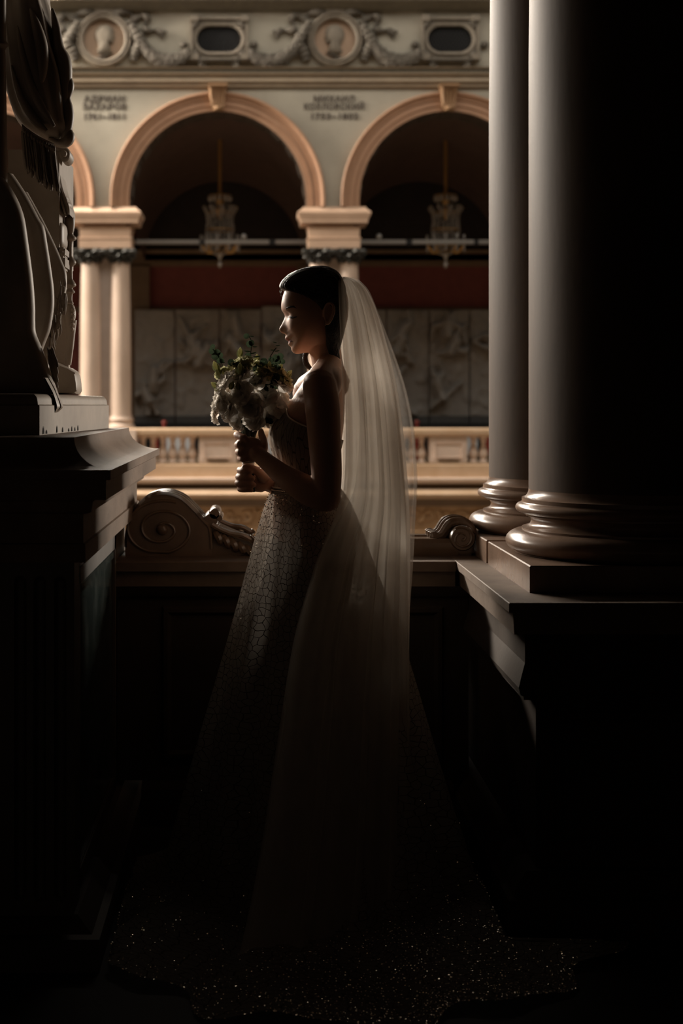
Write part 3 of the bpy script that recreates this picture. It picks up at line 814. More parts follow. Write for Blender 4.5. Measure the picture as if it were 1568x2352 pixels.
# ------------------------------------------------------------------ parapet
YF, YB = 4.60, 5.16
pz = thing('parapet', (.1, 4.9, 0), 'low brown stone parapet with a projecting ledge behind the bride', 'parapet')
xl_, xr_ = -.458, .693
def ledge(x0, x1):
    prof = [(YF+.02, ZL-.083), (YF+.02, ZL-.033), (YF, ZL-.032), (YF, ZL-.003), (YF+.003, ZL), (YB, ZL), (YB, ZL-.083)]
    return MB().extrude_x(prof, x0, x1)
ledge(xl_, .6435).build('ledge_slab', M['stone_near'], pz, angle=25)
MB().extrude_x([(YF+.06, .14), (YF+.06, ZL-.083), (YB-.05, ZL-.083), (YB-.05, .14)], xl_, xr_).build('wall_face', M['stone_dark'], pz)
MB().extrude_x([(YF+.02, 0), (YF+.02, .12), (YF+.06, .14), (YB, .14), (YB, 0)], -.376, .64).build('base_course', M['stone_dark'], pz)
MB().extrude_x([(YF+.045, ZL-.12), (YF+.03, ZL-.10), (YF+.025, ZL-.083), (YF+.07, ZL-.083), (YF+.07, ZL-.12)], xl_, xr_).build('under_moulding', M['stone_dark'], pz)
for xa_, xb_ in ((-.28, .12), (.2, .58)):
    fr = [(xa_, .24), (xb_, .24), (xb_, .68), (xa_, .68)]
    xm = (xa_+xb_)/2
    MB().grid([[(p[0]+(-1 if p[0] < xm else 1)*q, YF+.06-e, p[1]+(-1 if p[1] < .4 else 1)*q) for p in fr] for q, e in ((.03,0),(.025,.012),(.012,.014),(0,.0))], closeu=True).build('wall_panel', M['stone_dark'], pz)

# crest on the parapet: big volute, leaf, rail, small scroll
YC = 4.775
def C(px, py): q = P(px, py, YC); return (q.x, q.z)
cr_t = thing('parapet_crest', (.1, YC, ZL), 'polished carved stone crest with scrolls lying along the parapet', 'crest')
arc = cr([C(288,1277), C(288,1232), C(300,1187), C(330,1147), C(372,1132), C(414,1142), C(445,1168), C(470,1196), C(480,1206), C(486,1228), C(488,1277)], 8)
arc = [tuple(a) for a in arc]
DEP = .20
# body with a raised rim of three beads along the top
b = MB(); b.prism([(a[0], max(a[1]-.006, ZL)) for a in arc], YC, YC+DEP)
b.build('volute_body', M['crest'], cr_t, angle=30)
def rim_along(path, y0, y1, m, parent, nm, h=.010, n=4):
    rows = []
    for j in range(len(path)):
        a_, c_ = Vector(path[max(j-1,0)]), Vector(path[min(j+1,len(path)-1)])
        tn = (c_-a_).normalized(); nr = Vector((-tn.y, tn.x))
        if nr.y < 0 and abs(nr.x) < .9: nr = -nr
        row = []
        for q in range(n):
            for s_ in np.linspace(0, 1, 6):
                y = y0 + (y1-y0)*(q+s_)/n
                off = h*math.sin(math.pi*s_)
                row.append((path[j][0]+nr.x*(off-.004), y, path[j][1]+nr.y*(off-.004)))
        rows.append(row)
    return MB().grid(rows).build(nm, m, parent, angle=50)
top = [a for a in arc if a[1] > ZL+.02]
# outward normals for the convex arc: force pointing away from its centre
ccx, ccz = C(372, 1215)
def rim2(path, cen, y0, y1, nm, h=.011, n=3):
    rows = []
    for j in range(len(path)):
        a_, c_ = Vector(path[max(j-1,0)]), Vector(path[min(j+1,len(path)-1)])
        tn = (c_-a_).normalized(); nr = Vector((-tn.y, tn.x))
        if nr.dot(Vector(path[j])-Vector(cen)) < 0: nr = -nr
        row = []
        for q in range(n):
            for s_ in np.linspace(0, 1, 7):
                y = y0 + (y1-y0)*(q+s_)/n
                off = h*math.sin(math.pi*s_)
                row.append((path[j][0]+nr.x*(off-.006), y, path[j][1]+nr.y*(off-.006)))
        rows.append(row)
    return MB().grid(rows).build(nm, M['crest'], cr_t, angle=50)
rim2(top, (ccx, ccz), YC-.006, YC+DEP+.006, 'volute_rim')
# spiral relief on the front face
sp = []
for q in np.linspace(0, 1, 90):
    a = 1.2 + q*4.6*math.pi; r = .115*(1-q)**.85+.008
    sp.append((ccx+.0+r*math.cos(a)*1.05, YC-.002, C(0,1216)[1]+r*math.sin(a)*.80))
MB().tube([p for p in sp if p[2] > ZL+.012], .005, 8).build('volute_spiral', M['crest'], cr_t)
MB().ball((ccx, YC-.004, C(0,1216)[1]), (.02,.014,.02)).build('volute_eye', M['crest'], cr_t)
# small knob roll between volute and leaf
q = C(484, 1196)
for nm, dx, dz, r in (('knot_bead',0,0,.026),('knot_bead',.012,.022,.020),('knot_bead',.028,.008,.012)):
    rows = [[(q[0]+dx+r*math.cos(a)*math.sin(bb), YC+.01+.17*ss, q[1]+dz+r*math.sin(a)*math.sin(bb)) for a in np.linspace(0, 2*math.pi, 18)[:-1]] for ss, bb in ((0,.05),(.0,1.0),(.06,1.57),(.94,1.57),(1,1.0),(1,.05))]
    MB().grid(rows, closeu=True).build(nm, M['crest'], cr_t, angle=60)
# acanthus leaf sloping down to the rail
leafp = [C(484,1205), C(500,1212), C(520,1222), C(545,1232), C(570,1240), C(590,1252)]
leaf = [tuple(a) for a in cr(leafp, 6)]
b = MB(); b.prism(leaf + [C(592,1277), C(482,1277)], YC+.02, YC+DEP-.02); b.build('leaf_body', M['crest'], cr_t, angle=30)
rim2(leaf, C(520,1400), YC+.005, YC+DEP-.005, 'leaf_ribs', .014, 4)
edge = [tuple(a) for a in cr([C(486,1205), C(505,1216), C(530,1226), C(556,1230), C(576,1240), C(583,1236)], 5)]
MB().tube([(a[0], YC+.012, a[1]) for a in edge], [.010]*(len(edge)-4)+[.013,.015,.016,.014], 8).build('leaf_edge', M['crest'], cr_t)
MB().tube([(a[0], YC+.17, a[1]+.012) for a in edge], .010, 8).build('leaf_edge', M['crest'], cr_t)
for j in range(5):                      # lobes on the face of the leaf
    px = 492 + j*18; py = 1222 + j*8
    a_, c_ = C(px, py), C(px+14, py+30)
    MB().tube(cr([(a_[0], YC+.022, a_[1]), ((a_[0]+c_[0])/2+.006, YC+.004, (a_[1]+c_[1])/2), (c_[0], YC+.018, max(c_[1], ZL+.01))], 5), [.006,.009,.012,.013,.014,.014,.013,.012,.010,.008,.005], 8).build('leaf_lobe', M['crest'], cr_t)
# low rail
zr = C(0,1238)[1]
prof = [(YC, ZL), (YC-.006, ZL+.012), (YC-.004, zr-.012), (YC+.008, zr), (YC+.05, zr+.003), (YC+.06, zr-.004), (YC+.075, zr-.004), (YC+.085, zr+.006), (YC+.13, zr+.006), (YC+.14, zr-.002), (YC+.18, zr-.004), (YC+.19, ZL)]
MB().extrude_x(prof, C(586,0)[0], C(1052,0)[0]).build('rail', M['crest'], cr_t, angle=40)
# right scroll: rolled end with a spiral face and a leaf draped over it
sx_, sz_ = C(1062, 1236)
R_ = .043
rows = [[(sx_+r*math.cos(a), y, sz_+r*math.sin(a)) for a in np.linspace(0, 2*math.pi, 33)[:-1]] for r, y in ((.002,YC-.012),(R_*.9,YC-.012),(R_,YC-.004),(R_,YC+.19),(R_*.9,YC+.196),(.002,YC+.196))]
MB().grid(rows, closeu=True).build('scroll_roll', M['crest'], cr_t, angle=50)
b = MB().prism([(C(1040,0)[0], ZL), (sx_+R_*.9, ZL), (sx_+R_, sz_), (C(1040,0)[0], sz_)], YC, YC+.18); b.build('scroll_base', M['crest'], cr_t, bevel=.008)
sp = []
for q in np.linspace(0, 1, 60):
    a = 2.2 - q*3.3*math.pi; r = R_*.92*(1-q*.85)
    sp.append((sx_-.004+r*math.cos(a), YC-.013, sz_+r*math.sin(a)))
MB().tube(sp, [.0055-.003*q for q in np.linspace(0,1,60)], 7).build('scroll_spiral', M['crest'], cr_t)
for j, (y0, w) in enumerate(((YC+.035,.016),(YC+.075,.020),(YC+.12,.020),(YC+.16,.016))):
    path = cr([(C(997,0)[0], y0, C(0,1228)[1]+.008), (C(1001,0)[0], y0, C(0,1236)[1]), (C(1018,0)[0], y0, C(0,1230)[1]), (C(1036,0)[0], y0, C(0,1205)[1]), (C(1060,0)[0], y0, sz_+R_+.008), (C(1082,0)[0], y0, sz_+R_*.8), (C(1093,0)[0], y0, sz_+.0)], 6)
    MB().tube(path, [.006]+[w*.75]*3+[w]*(len(path)-7)+[w*.7]*2+[.006], 10, flat=.6).build('scroll_leaf', M['crest'], cr_t)
b = MB()
rows = []
for px, py in ((1001,1236),(1018,1231),(1030,1216),(1040,1207),(1058,1203)):
    a_ = C(px, py); rows.append([(a_[0], YC+.02+.155*s_, a_[1]-.004+.004*math.sin(s_*12)) for s_ in np.linspace(0,1,14)])
MB().grid(rows).build('scroll_leaf_web', M['crest'], cr_t)
# ================================================================== statue and its pedestal
M['statue'] = mat('aged_white_marble', (.40,.34,.28), .5, (.28,.23,.185), 5, .04, 40)
M['green_marble'] = mat('dark_green_marble', (.030,.045,.042), .18, (.10,.12,.11), 9, 0, 10, detail=9, lo=.45, hi=.75)
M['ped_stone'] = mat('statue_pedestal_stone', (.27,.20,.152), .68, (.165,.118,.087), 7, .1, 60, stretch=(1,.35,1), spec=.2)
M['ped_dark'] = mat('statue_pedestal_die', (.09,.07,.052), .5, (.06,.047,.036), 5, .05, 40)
M['stain'] = mat('dark_drip_stain', (.03,.024,.02), .7)
tp = thing('statue_pedestal', (-1.0, 4.2, 0), 'tall brown stone pedestal with concave cornice and fluted die under the statue', 'pedestal')
X0, X1, Y0, Y1 = -1.5, -.45, 3.5, 5.0
cav = [(1.29-.076*math.sin(a), .10*(1-math.cos(a))) for a in np.linspace(math.pi/2, 0, 14)]
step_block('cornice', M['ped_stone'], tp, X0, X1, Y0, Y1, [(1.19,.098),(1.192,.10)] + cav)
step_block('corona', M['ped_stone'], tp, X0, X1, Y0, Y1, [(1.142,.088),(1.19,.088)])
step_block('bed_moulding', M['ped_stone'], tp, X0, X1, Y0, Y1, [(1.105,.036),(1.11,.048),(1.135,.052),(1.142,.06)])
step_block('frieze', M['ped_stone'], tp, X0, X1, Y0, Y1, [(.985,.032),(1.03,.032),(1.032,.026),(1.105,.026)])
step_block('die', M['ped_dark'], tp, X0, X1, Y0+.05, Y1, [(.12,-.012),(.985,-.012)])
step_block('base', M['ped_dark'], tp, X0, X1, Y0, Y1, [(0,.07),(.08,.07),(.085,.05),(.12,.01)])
# fluted front pilaster face
b = MB(); rows = []
xs = np.linspace(-.86, -.447, 150); zs = np.concatenate([np.linspace(.12,.16,6), np.linspace(.17,.88,10), np.linspace(.89,.985,26)])
fl = [P(px, 1400, 3.44).x for px in (-30, 40, 86, 133)] + [P(-76,1400,3.44).x]
for z in zs:
    row = []
    for x_ in xs:
        d_ = 0
        for c_ in fl:
            q = abs(x_-c_)/.0138
            zt, zb = .935, .17
            if z > zt: q = math.hypot(q, (z-zt)/.0138)
            if z < zb: q = math.hypot(q, (zb-z)/.0138)
            if q < 1: d_ = max(d_, .012*math.sqrt(1-q*q))
        row.append((x_, Y0-.02+d_, z))
    rows.append(row)
b.grid(rows).build('fluted_face', M['ped_dark'], tp, angle=50, normals=False)
step_block('fluted_core', M['ped_dark'], tp, -.86, -.449, Y0-.005, Y0+.1, [(.12,0),(.985,0)])
# green marble panel in the side face, with stone frame
for nm, y0, y1, z0, z1 in (('frame_stile', 3.58, 3.63, .14, .96), ('frame_stile', 4.50, 4.55, .14, .96), ('frame_rail', 3.58, 4.55, .91, .96), ('frame_rail', 3.58, 4.55, .14, .19)):
    MB().box(-.466, -.45, y0, y1, z0, z1).build(nm, M['ped_dark'], tp, bevel=.004)
MB().box(-.468, -.459, 3.63, 4.50, .19, .91).build('green_panel', M['green_marble'], tp)
MB().extrude_x([(3.63,.885),(3.63,.91),(4.50,.91),(4.50,.885)], -.468, -.452).build('panel_bead', M['green_marble'], tp, bevel=.003)

st = thing('seated_statue', (-.8, 4.3, 1.29), 'aged white marble statue of a draped figure in a carved armchair, cropped at left', 'statue')
poly = [(-1.45,3.73),(-.57,3.73),(-.505,4.85),(-1.45,4.85)]
def polyoff(o): return [(p[0]+(o if p[0] > -1 else -o), p[1]+(-o if p[1] < 4 else o)) for p in poly]
rows = [[(p[0], p[1], z) for p in polyoff(o)] for z, o in [(1.2905,0),(1.368,0),(1.371,-.005),(1.378,-.006)] + [(1.378+.022*math.sin(a), -.006-.018*(1-math.cos(a))) for a in np.linspace(.2, math.pi/2, 6)]]
b = MB().grid(rows, closeu=True); b.f.append((3,2,1,0)); n = len(rows); b.f.append(tuple(4*(n-1)+k for k in range(4)))
slab = b.build('base_slab', M['statue'], st, angle=25)
for px, h in ((100,18),(107,9),(131,17),(144,12),(158,8),(165,12),(172,9),(179,13)):
    u = (px-92)/158.0
    d = 3.73/(1-u*(1-3.73/4.85)); q = P(px, 998-u*25, d)
    b = MB(); hh = h/FPX*d
    b.tube([(q.x+.0015, q.y, 1.293), (q.x+.0015, q.y, 1.293+hh*.35), (q.x+.0015, q.y, 1.293+hh*.7), (q.x+.0015, q.y, 1.293+hh)], [.007,.0065,.004,.0006], 8)
    b.v = [(q.x + (v[0]-q.x)*.3, v[1], v[2]) for v in b.v]
    b.build('drip_stain', M['stain'], slab)
def rolled_sheet(nm, ridge, d0, left, parent, roll=.022, back=.05, amp=.012, seed=0, rows_n=9):
    """a hanging fold: flat towards the viewer, its right edge rolled away"""
    dense = cr(ridge, rows_n)
    rows = []
    for j, (py, px) in enumerate(dense):
        d = d0
        pr = P(px, py, d)
        xl = P(left, py, d).x
        row = []
        nseg = 16
        for k in range(nseg+1):
            u = k/nseg
            x_ = xl + (pr.x-roll-xl)*u
            y_ = d + amp*math.sin(u*9+seed+j*.05) - .02*math.sin(u*math.pi) + .006*noise.noise(Vector((x_*9, pr.z*3, seed)))
            row.append((x_, y_, pr.z))
        y_end = row[-1][1]
        for a in np.linspace(.2, math.pi*.95, 9):
            row.append((pr.x-roll+roll*math.sin(a), y_end + roll*(1-math.cos(a)), pr.z))
        row.append((pr.x-roll*1.5, y_end+2*roll+back*.3, pr.z)); row.append((xl, d+back, pr.z))
        rows.append(row)
    b = MB().grid(rows, closeu=True)
    n = len(rows[0]); b.f.append(tuple(reversed(range(n)))); m = len(rows); b.f.append(tuple((m-1)*n+k for k in range(n)))
    return b.build(nm, M['statue'], parent, angle=60)
r1 = [(405,4),(425,20),(460,40),(500,54),(560,63),(640,73),(700,77),(740,77),(765,79),(800,93),(850,110),(880,122),(905,131)]
r2 = [(398,28),(415,40),(450,62),(500,88),(520,99),(560,106),(620,115),(660,120),(700,121),(735,117),(760,112),(790,101),(815,94),(850,92),(895,92)]
r3 = [(440,62),(480,84),(510,100),(560,124),(600,141),(625,150),(655,151),(685,147),(715,138),(750,128),(790,118),(840,112),(895,112)]
rolled_sheet('drapery_fold', r1, 3.96, -190, st, .026, .05, .010, 1)
rolled_sheet('drapery_fold', r2, 4.06, -60, st, .022, .04, .008, 2)
rolled_sheet('drapery_fold', r3, 4.16, 20, st, .016, .03, .006, 3)
# tail of cloth hanging over the slab edge
tail = [(868,112),(890,124),(905,130),(925,138),(935,140),(943,133),(948,129)]
tl = [(868,100),(890,112),(905,121),(925,126),(935,127),(943,128),(948,128)]
rows = []
for (py, pr), (_, pl) in zip(cr(tail, 4), cr(tl, 4)):
    a_, c_ = P(pl, py, 3.95), P(pr, py, 3.95)
    rows.append([(a_.x+(c_.x-a_.x)*u, 3.95+.012*math.sin(u*9)-.01*math.sin(math.pi*u), a_.z) for u in np.linspace(0,1,9)] + [(c_.x, 3.99, a_.z), (a_.x, 3.99, a_.z)])
MB().grid(rows, closeu=True).build('drapery_tail', M['statue'], st, angle=60)
b = MB()
for k in range(46):                    # fringe along the lowest fold and down its edge
    u = k/45
    py = 640 + 150*u; px = np.interp(py, [r[0] for r in r3], [r[1] for r in r3]) + rnd.uniform(-16, 2)
    L_ = rnd.uniform(25, 55); d = 4.13+rnd.uniform(-.015,.01)
    pts = cr([P(px+rnd.uniform(-1,1), py+L_*s_, d) + Vector((rnd.uniform(-.003,.003),0,0)) for s_ in (0,.35,.7,1)], 3)
    b.tube(pts, [.0032]*(len(pts)-1)+[.001], 6)
for k in range(26):
    py = rnd.uniform(795, 850); px = rnd.uniform(108, 122)
    pts = cr([P(px + (py+L-py)*.28 + rnd.uniform(-1.5,1.5), py+L, 4.0) for L in (0, 14, 28, 44)], 3)
    b.tube(pts, [.003]*(len(pts)-1)+[.001], 6)
b.build('drapery_fringe', M['statue'], st, normals=False)['kind'] = 'stuff'
# cloak over the arm of the chair
cl = [(-70,-40,106),(0,8,112),(30,8,119),(60,8,126),(110,11,133),(140,13,140),(180,16,150),(210,22,153),(240,30,156),(270,42,157),(295,60,160),(315,88,160),(328,118,152)]
rows = []
for py, pl, pr in cr(cl, 5):
    d = 4.18
    a_, c_ = P(pl, py, d), P(pr, py, d)
    xc, hw = (a_.x+c_.x)/2, (c_.x-a_.x)/2
    row = []
    for k in range(44):
        al = 2*math.pi*k/44
        cs, sn = math.cos(al), math.sin(al)
        x_ = xc + hw*math.copysign(abs(cs)**.75, cs); y_ = d + min(.12, hw*1.6+.02)*math.copysign(abs(sn)**.75, sn)
        n_ = noise.noise(Vector((x_*7, y_*7, a_.z*2.2)))*.016 + .007*math.sin(al*9+a_.z*9)
        row.append((x_+cs*n_*min(1,hw*12), y_+sn*n_, a_.z))
    rows.append(row)
b = MB().grid(rows, closeu=True); n = 44; m = len(rows); b.f.append(tuple(reversed(range(n)))); b.f.append(tuple((m-1)*n+k for k in range(n)))
b.build('cloak', M['statue'], st, angle=70)
for pts, rads in (([(120,20),(128,60),(135,110),(146,140),(150,180),(149,225),(146,265)], (.004,.012,.016,.022,.020,.014,.004)),
                  ([(141,112),(149,135),(153,160),(153,190),(150,215)], (.003,.010,.013,.010,.003)),
                  ([(148,160),(157,185),(159,202),(155,226),(157,248),(158,272),(153,300),(144,322)], (.004,.013,.014,.010,.014,.015,.014,.006)),
                  ([(112,318),(134,329),(152,326),(160,312),(155,290)], (.006,.012,.016,.015,.005)),
                  ([(70,20),(84,60),(96,110),(98,160),(90,210)], (.004,.014,.018,.014,.004)), ([(40,60),(52,120),(70,190),(98,250),(125,290)], (.004,.010,.014,.014,.004)), ([(26,150),(44,215),(72,265),(108,300)], (.003,.010,.013,.004))):
    pp = cr([(p[0], p[1], r) for p, r in zip(pts, rads)], 7)
    d = 4.12 if pts[0][0] > 100 else 4.07
    MB().tube([P(p[0], p[1], d) for p in pp], [p[2] for p in pp], 14).build('cloak_fold', M['statue'], st)
# shawl band with tied tassels
band = cr([(50,296),(70,312),(92,326),(112,336),(125,342)], 8)
rows = [[P(p[0], p[1]+q, 4.06+.02*abs(u)) for q, u in ((-12,1),(-8,0),(0,0),(6,0),(8,.4))] for p in band]
MB().grid(rows).build('shawl_hem', M['statue'], st, normals=False)
for k in range(13):
    p = band[min(len(band)-1, 2+int(k*len(band)/13.6))]
    a_ = P(p[0], p[1]-5, 4.052); c_ = P(p[0]+1.5, p[1]+5, 4.052)
    MB().tube([a_, (a_+c_)/2+Vector((0,-.004,0)), c_], [.003,.004,.003], 8).build('tassel_knot', M['statue'], st)
b = MB()
for k in range(120):
    u = rnd.random(); p = band[int(u*(len(band)-1))]
    L_ = 88+u*8+rnd.uniform(-16, 8); d = 4.062+rnd.uniform(-.008,.025)
    pts = cr([P(p[0]+ s_*(9+3*u) + rnd.uniform(-1.2,1.2), p[1]+6+L_*s_, d) for s_ in (0,.3,.6,.85,1)], 3)
    b.tube(pts, [.0036]*(len(pts)-2)+[.003,.0012], 6)
b.build('shawl_fringe', M['statue'], st, normals=False)['kind'] = 'stuff'
# armchair: arm, scroll, support, leg, cushion, side
chair = MB()
a_, c_ = P(112, 351, 4.30), P(150, 339, 4.30)
MB().box(a_.x, c_.x, 4.25, 4.42, a_.z, c_.z).build('chair_arm', M['statue'], st, bevel=.004)
q = P(151, 358, 4.28)
for nm, r, y0, y1 in (('arm_scroll', .0165, 4.26, 4.34), ('scroll_rim', .0175, 4.255, 4.27), ('scroll_eye', .008, 4.242, 4.265)):
    MB().grid([[(q.x+rr*math.cos(a), y, q.z+rr*1.25*math.sin(a)) for a in np.linspace(0,2*math.pi,25)[:-1]] for rr, y in ((.001,y0),(r*.85,y0),(r,y0+.004),(r,y1),(.001,y1))], closeu=True).build(nm, M['statue'], st, angle=40)
sup = cr([(365,137,5),(400,139,5),(440,145,6),(465,152,8),(485,158,8),(500,161,6)], 6)
rows = []
for py, px, w in sup:
    c0 = P(px, py, 4.36); ww = w/FPX*4.36
    rows.append([(c0.x-ww, 4.29, c0.z), (c0.x-ww*.3, 4.285, c0.z), (c0.x-ww*.2, 4.295, c0.z), (c0.x+ww*.3, 4.295, c0.z), (c0.x+ww*.4, 4.285, c0.z), (c0.x+ww, 4.29, c0.z), (c0.x+ww, 4.42, c0.z), (c0.x-ww, 4.42, c0.z)])
MB().grid(rows, closeu=True).build('arm_support', M['statue'], st, angle=35)
for px, py, rx, rz in ((153,458,4,7),(160,474,5,9)):
    c0 = P(px, py, 4.34); MB().ball((c0.x, c0.y, c0.z), (rx/FPX*4.4, .04, rz/FPX*4.4)).build('support_leaf', M['statue'], st)
def turned(nm, cpx, d, rows, parent, n=24, sq=.0):
    c0 = P(cpx, 0, d)
    pr = [(r/FPX*d, P(0, py, d).z) for py, r in cr(rows, 4)]
    pr = [(max(r, .001), z) for r, z in pr]
    return MB().lathe(pr[::-1], c0.x, d, n).build(nm, M['statue'], parent, angle=50)
turned('chair_leg', 160, 4.38, [(496,7),(502,11),(515,12),(530,10),(538,8),(546,15),(552,13),(556,7),(585,6),(592,8),(600,14),(606,14),(612,8),(616,7),(638,7),(644,9),(652,14),(657,14),(662,7),(667,10),(672,12),(676,7),(690,6),(696,9),(699,8),(704,11),(716,14),(728,14),(740,11),(760,8)], st)
leg2 = cr([(735,165),(760,163),(800,160),(838,156)], 5)
MB().tube([P(px, py, 4.38) for py, px in leg2], [.016-.006*j/(len(leg2)-1) for j in range(len(leg2))], 10).build('chair_leg_lower', M['statue'], st)
for k in range(5):
    q = P(168-k*.6, 712+k*11, 4.36); MB().ball((q.x, q.y, q.z), (.007,.012,.007), 8, 6).build('leg_bead', M['statue'], st)
a_, c_ = P(60, 842, 4.41), P(158, 690, 4.41); MB().box(a_.x, c_.x, 4.405, 4.44, 1.402, c_.z).build('chair_side', M['statue'], st)
a_, c_ = P(20, 600, 4.28), P(137, 345, 4.28); MB().box(a_.x, c_.x, 4.27, 4.60, a_.z, c_.z).build('chair_back', M['statue'], st)
a_, c_ = P(60, 612, 4.30), P(153, 590, 4.30); MB().box(a_.x, c_.x, 4.26, 4.42, a_.z-.01, c_.z).build('seat_rail', M['statue'], st, bevel=.006)
a_, c_ = P(60, 590, 4.30), P(152, 570, 4.30); MB().box(a_.x, c_.x, 4.27, 4.42, a_.z, c_.z).build('seat_band', M['statue'], st, bevel=.004)
for k in range(7):
    q = P(118+k*5, 575+k*1.5, 4.265); MB().ball((q.x, q.y, q.z), (.0035,.004,.009), 7, 5).build('band_ornament', M['statue'], st)
def superball(nm, c, r, e, parent):
    rows = []
    for v in np.linspace(-math.pi/2+.02, math.pi/2-.02, 15):
        cv, sv = abs(math.cos(v))**e, math.copysign(abs(math.sin(v))**e, v)
        rows.append([(c[0]+r[0]*cv*math.copysign(abs(math.cos(u))**e, math.cos(u)), c[1]+r[1]*cv*math.copysign(abs(math.sin(u))**e, math.sin(u)), c[2]+r[2]*sv) for u in np.linspace(0, 2*math.pi, 29)[:-1]])
    return MB().grid(rows, closeu=True).build(nm, M['statue'], parent, angle=80)
for px0, px1, y0, y1 in ((84,121,486,580),(116,151,512,572)):
    a_, c_ = P(px0, y1, 4.32), P(px1, y0, 4.32)
    superball('seat_cushion', ((a_.x+c_.x)/2, 4.35, (a_.z+c_.z)/2), ((c_.x-a_.x)/2, .08, (c_.z-a_.z)/2), .45, st)
# foot stool
fs = [(118,905),(116,870),(118,838),(124,829),(140,838),(158,845),(169,852),(174,862),(177,880),(178,897),(174,905),(163,914),(150,912)]
poly2 = [(P(px,py,4.30).x, max(P(px,py,4.30).z,1.402)) for px, py in fs]
cx = sum(p[0] for p in poly2)/len(poly2); cz = sum(p[1] for p in poly2)/len(poly2)
rows = [[(cx+(p[0]-cx)*k_, y, cz+(p[1]-cz)*k_) for p in poly2] for k_, y in ((.9,4.295),(.97,4.305),(1,4.325),(1,4.41),(.9,4.43))]
b = MB().grid(rows, closeu=True); n = len(poly2); b.f.append(tuple(reversed(range(n)))); b.f.append(tuple(4*n+k for k in range(n)))
b.build('foot_cushion', M['statue'], st, angle=50)
for pts in ([(126,836),(140,844),(158,851),(172,858)], [(132,893),(148,896),(165,899),(176,897)]):
    MB().tube([P(px, py, 4.298) for px, py in cr(pts, 4)], .0028, 6).build('cushion_seam', M['statue'], st)
# carved back post at the frame edge
turned('chair_post', 1, 4.0, [(-60,13),(60,13),(92,13),(99,17),(104,18),(109,14),(116,11),(140,12),(300,15),(440,16),(452,17),(458,21),(466,23),(472,19),(480,13),(505,12),(520,15),(532,20),(538,20),(544,13),(560,11),(585,12),(592,18),(598,20),(604,12),(612,14),(617,17),(622,12),(640,13),(660,17),(690,18),(720,14),(760,9),(830,7),(899,9)], st, 20)

a_, c_ = P(-190, 898, 4.1), P(-66, 402, 4.1)
MB().box(a_.x, c_.x, 4.03, 4.62, 1.402, c_.z).build('light_stop_block', M['statue'], st, bevel=.05)  # unseen block, added to keep light out of the gap behind the drapery
a_, c_ = P(-190, 402, 4.1), P(-84, -60, 4.1)
MB().box(a_.x, c_.x, 4.06, 4.62, a_.z, c_.z).build('chair_back_panel', M['statue'], st, bevel=.03)
# ================================================================== the bride
M['skin'] = mat('skin', (.54,.32,.228), .55, (.48,.275,.193), 9, .03, 120, spec=.35)
M['skin'].node_tree.nodes['Principled BSDF'].inputs['Subsurface Weight'].default_value = .12
M['skin'].node_tree.nodes['Principled BSDF'].inputs['Subsurface Radius'].default_value = (.02,.008,.004)
M['lips'] = mat('lips', (.44,.20,.16), .4)
M['hair'] = mat('brown_hair', (.035,.020,.013), .38, (.012,.008,.006), 60, .5, 200, stretch=(1,1,1))
M['lash'] = mat('lashes', (.012,.009,.008), .6)
M['pearl'] = mat('pearl_beads', (.75,.68,.58), .15, spec=.9)
M['nail'] = mat('pale_nails', (.72,.52,.44), .2)
YB0 = 4.0
K = YB0/FPX
def Bp(px, py, y=YB0):
    """bride space: pixel read at her mid plane, then moved to depth y"""
    q = P(px, py, YB0); return Vector((q.x, y, q.z))
bride = thing('person', Bp(720, 2049), 'bride in profile in a beaded wedding gown and long veil, holding the bouquet', 'person')
body = MB()
# ---- torso
TOR = tab([(838,722,772,.040),(855,712,780,.070),(870,700,786,.115),(885,690,790,.140),(905,677,791,.142),(920,668,791,.140),(940,652,791,.138),(960,637,790,.136),(985,623,788,.134),(1010,621,784,.130),(1030,626,779,.126),(1050,632,774,.121),(1085,637,768,.115),(1120,632,772,.120),(1170,627,798,.148),(1230,628,815,.165),(1300,640,812,.166),(1380,655,800,.16)])
def torso(py, al, off=0.0):
    xf, xb, hw = TOR(py)
    q = Bp(xf, py); xb_ = Bp(xb, py).x
    xc, a = (q.x+xb_)/2, (xb_-q.x)/2
    c, s = math.cos(al), math.sin(al)
    c = math.copysign(abs(c)**.9, c); s = math.copysign(abs(s)**.9, s)
    return Vector((xc - (a+off)*c, YB0 - (hw+off)*s, q.z))
rows = [[torso(py, 2*math.pi*k/40) for k in range(40)] for py in np.concatenate([np.linspace(838, 900, 12), np.linspace(912, 1380, 30)])]
body.grid(rows, closeu=True); n = 40; body.f.append(tuple(range(n))); m = len(rows); body.f.append(tuple(reversed([(m-1)*n+k for k in range(n)])))
def limb(pts, n=30, sub=7):
    """pts: (px, py, y, r): tapered closed limb"""
    dense = cr(pts, sub)
    P3 = [Bp(d[0], d[1], d[2]) for d in dense]; R3 = [d[3] for d in dense]
    t0 = (P3[0]-P3[1]).normalized(); t1 = (P3[-1]-P3[-2]).normalized()
    a = [P3[0]+t0*R3[0]*s for s in (.98,.85,.5)]; ar = [R3[0]*s for s in (.2,.53,.87)]
    b = [P3[-1]+t1*R3[-1]*s for s in (.5,.85,.98)]; br = [R3[-1]*s for s in (.87,.53,.2)]
    body.tube(a+P3+b, ar+R3+br, n)
NS = 3.86; FSH = 4.15
limb([(756,878,4.0,.058),(753,845,4.0,.045),(748,812,4.0,.044),(740,780,4.0,.05)])                         # neck
limb([(756,842,3.97,.036),(742,862,3.92,.040),(729,884,NS,.045)]); limb([(756,842,4.03,.036),(738,868,4.08,.038),(714,890,FSH,.042)]); 
limb([(729,886,NS,.047),(734,940,3.825,.047),(738,1010,3.815,.044),(742,1080,3.805,.041),(741,1130,3.80,.038)])   # near upper arm
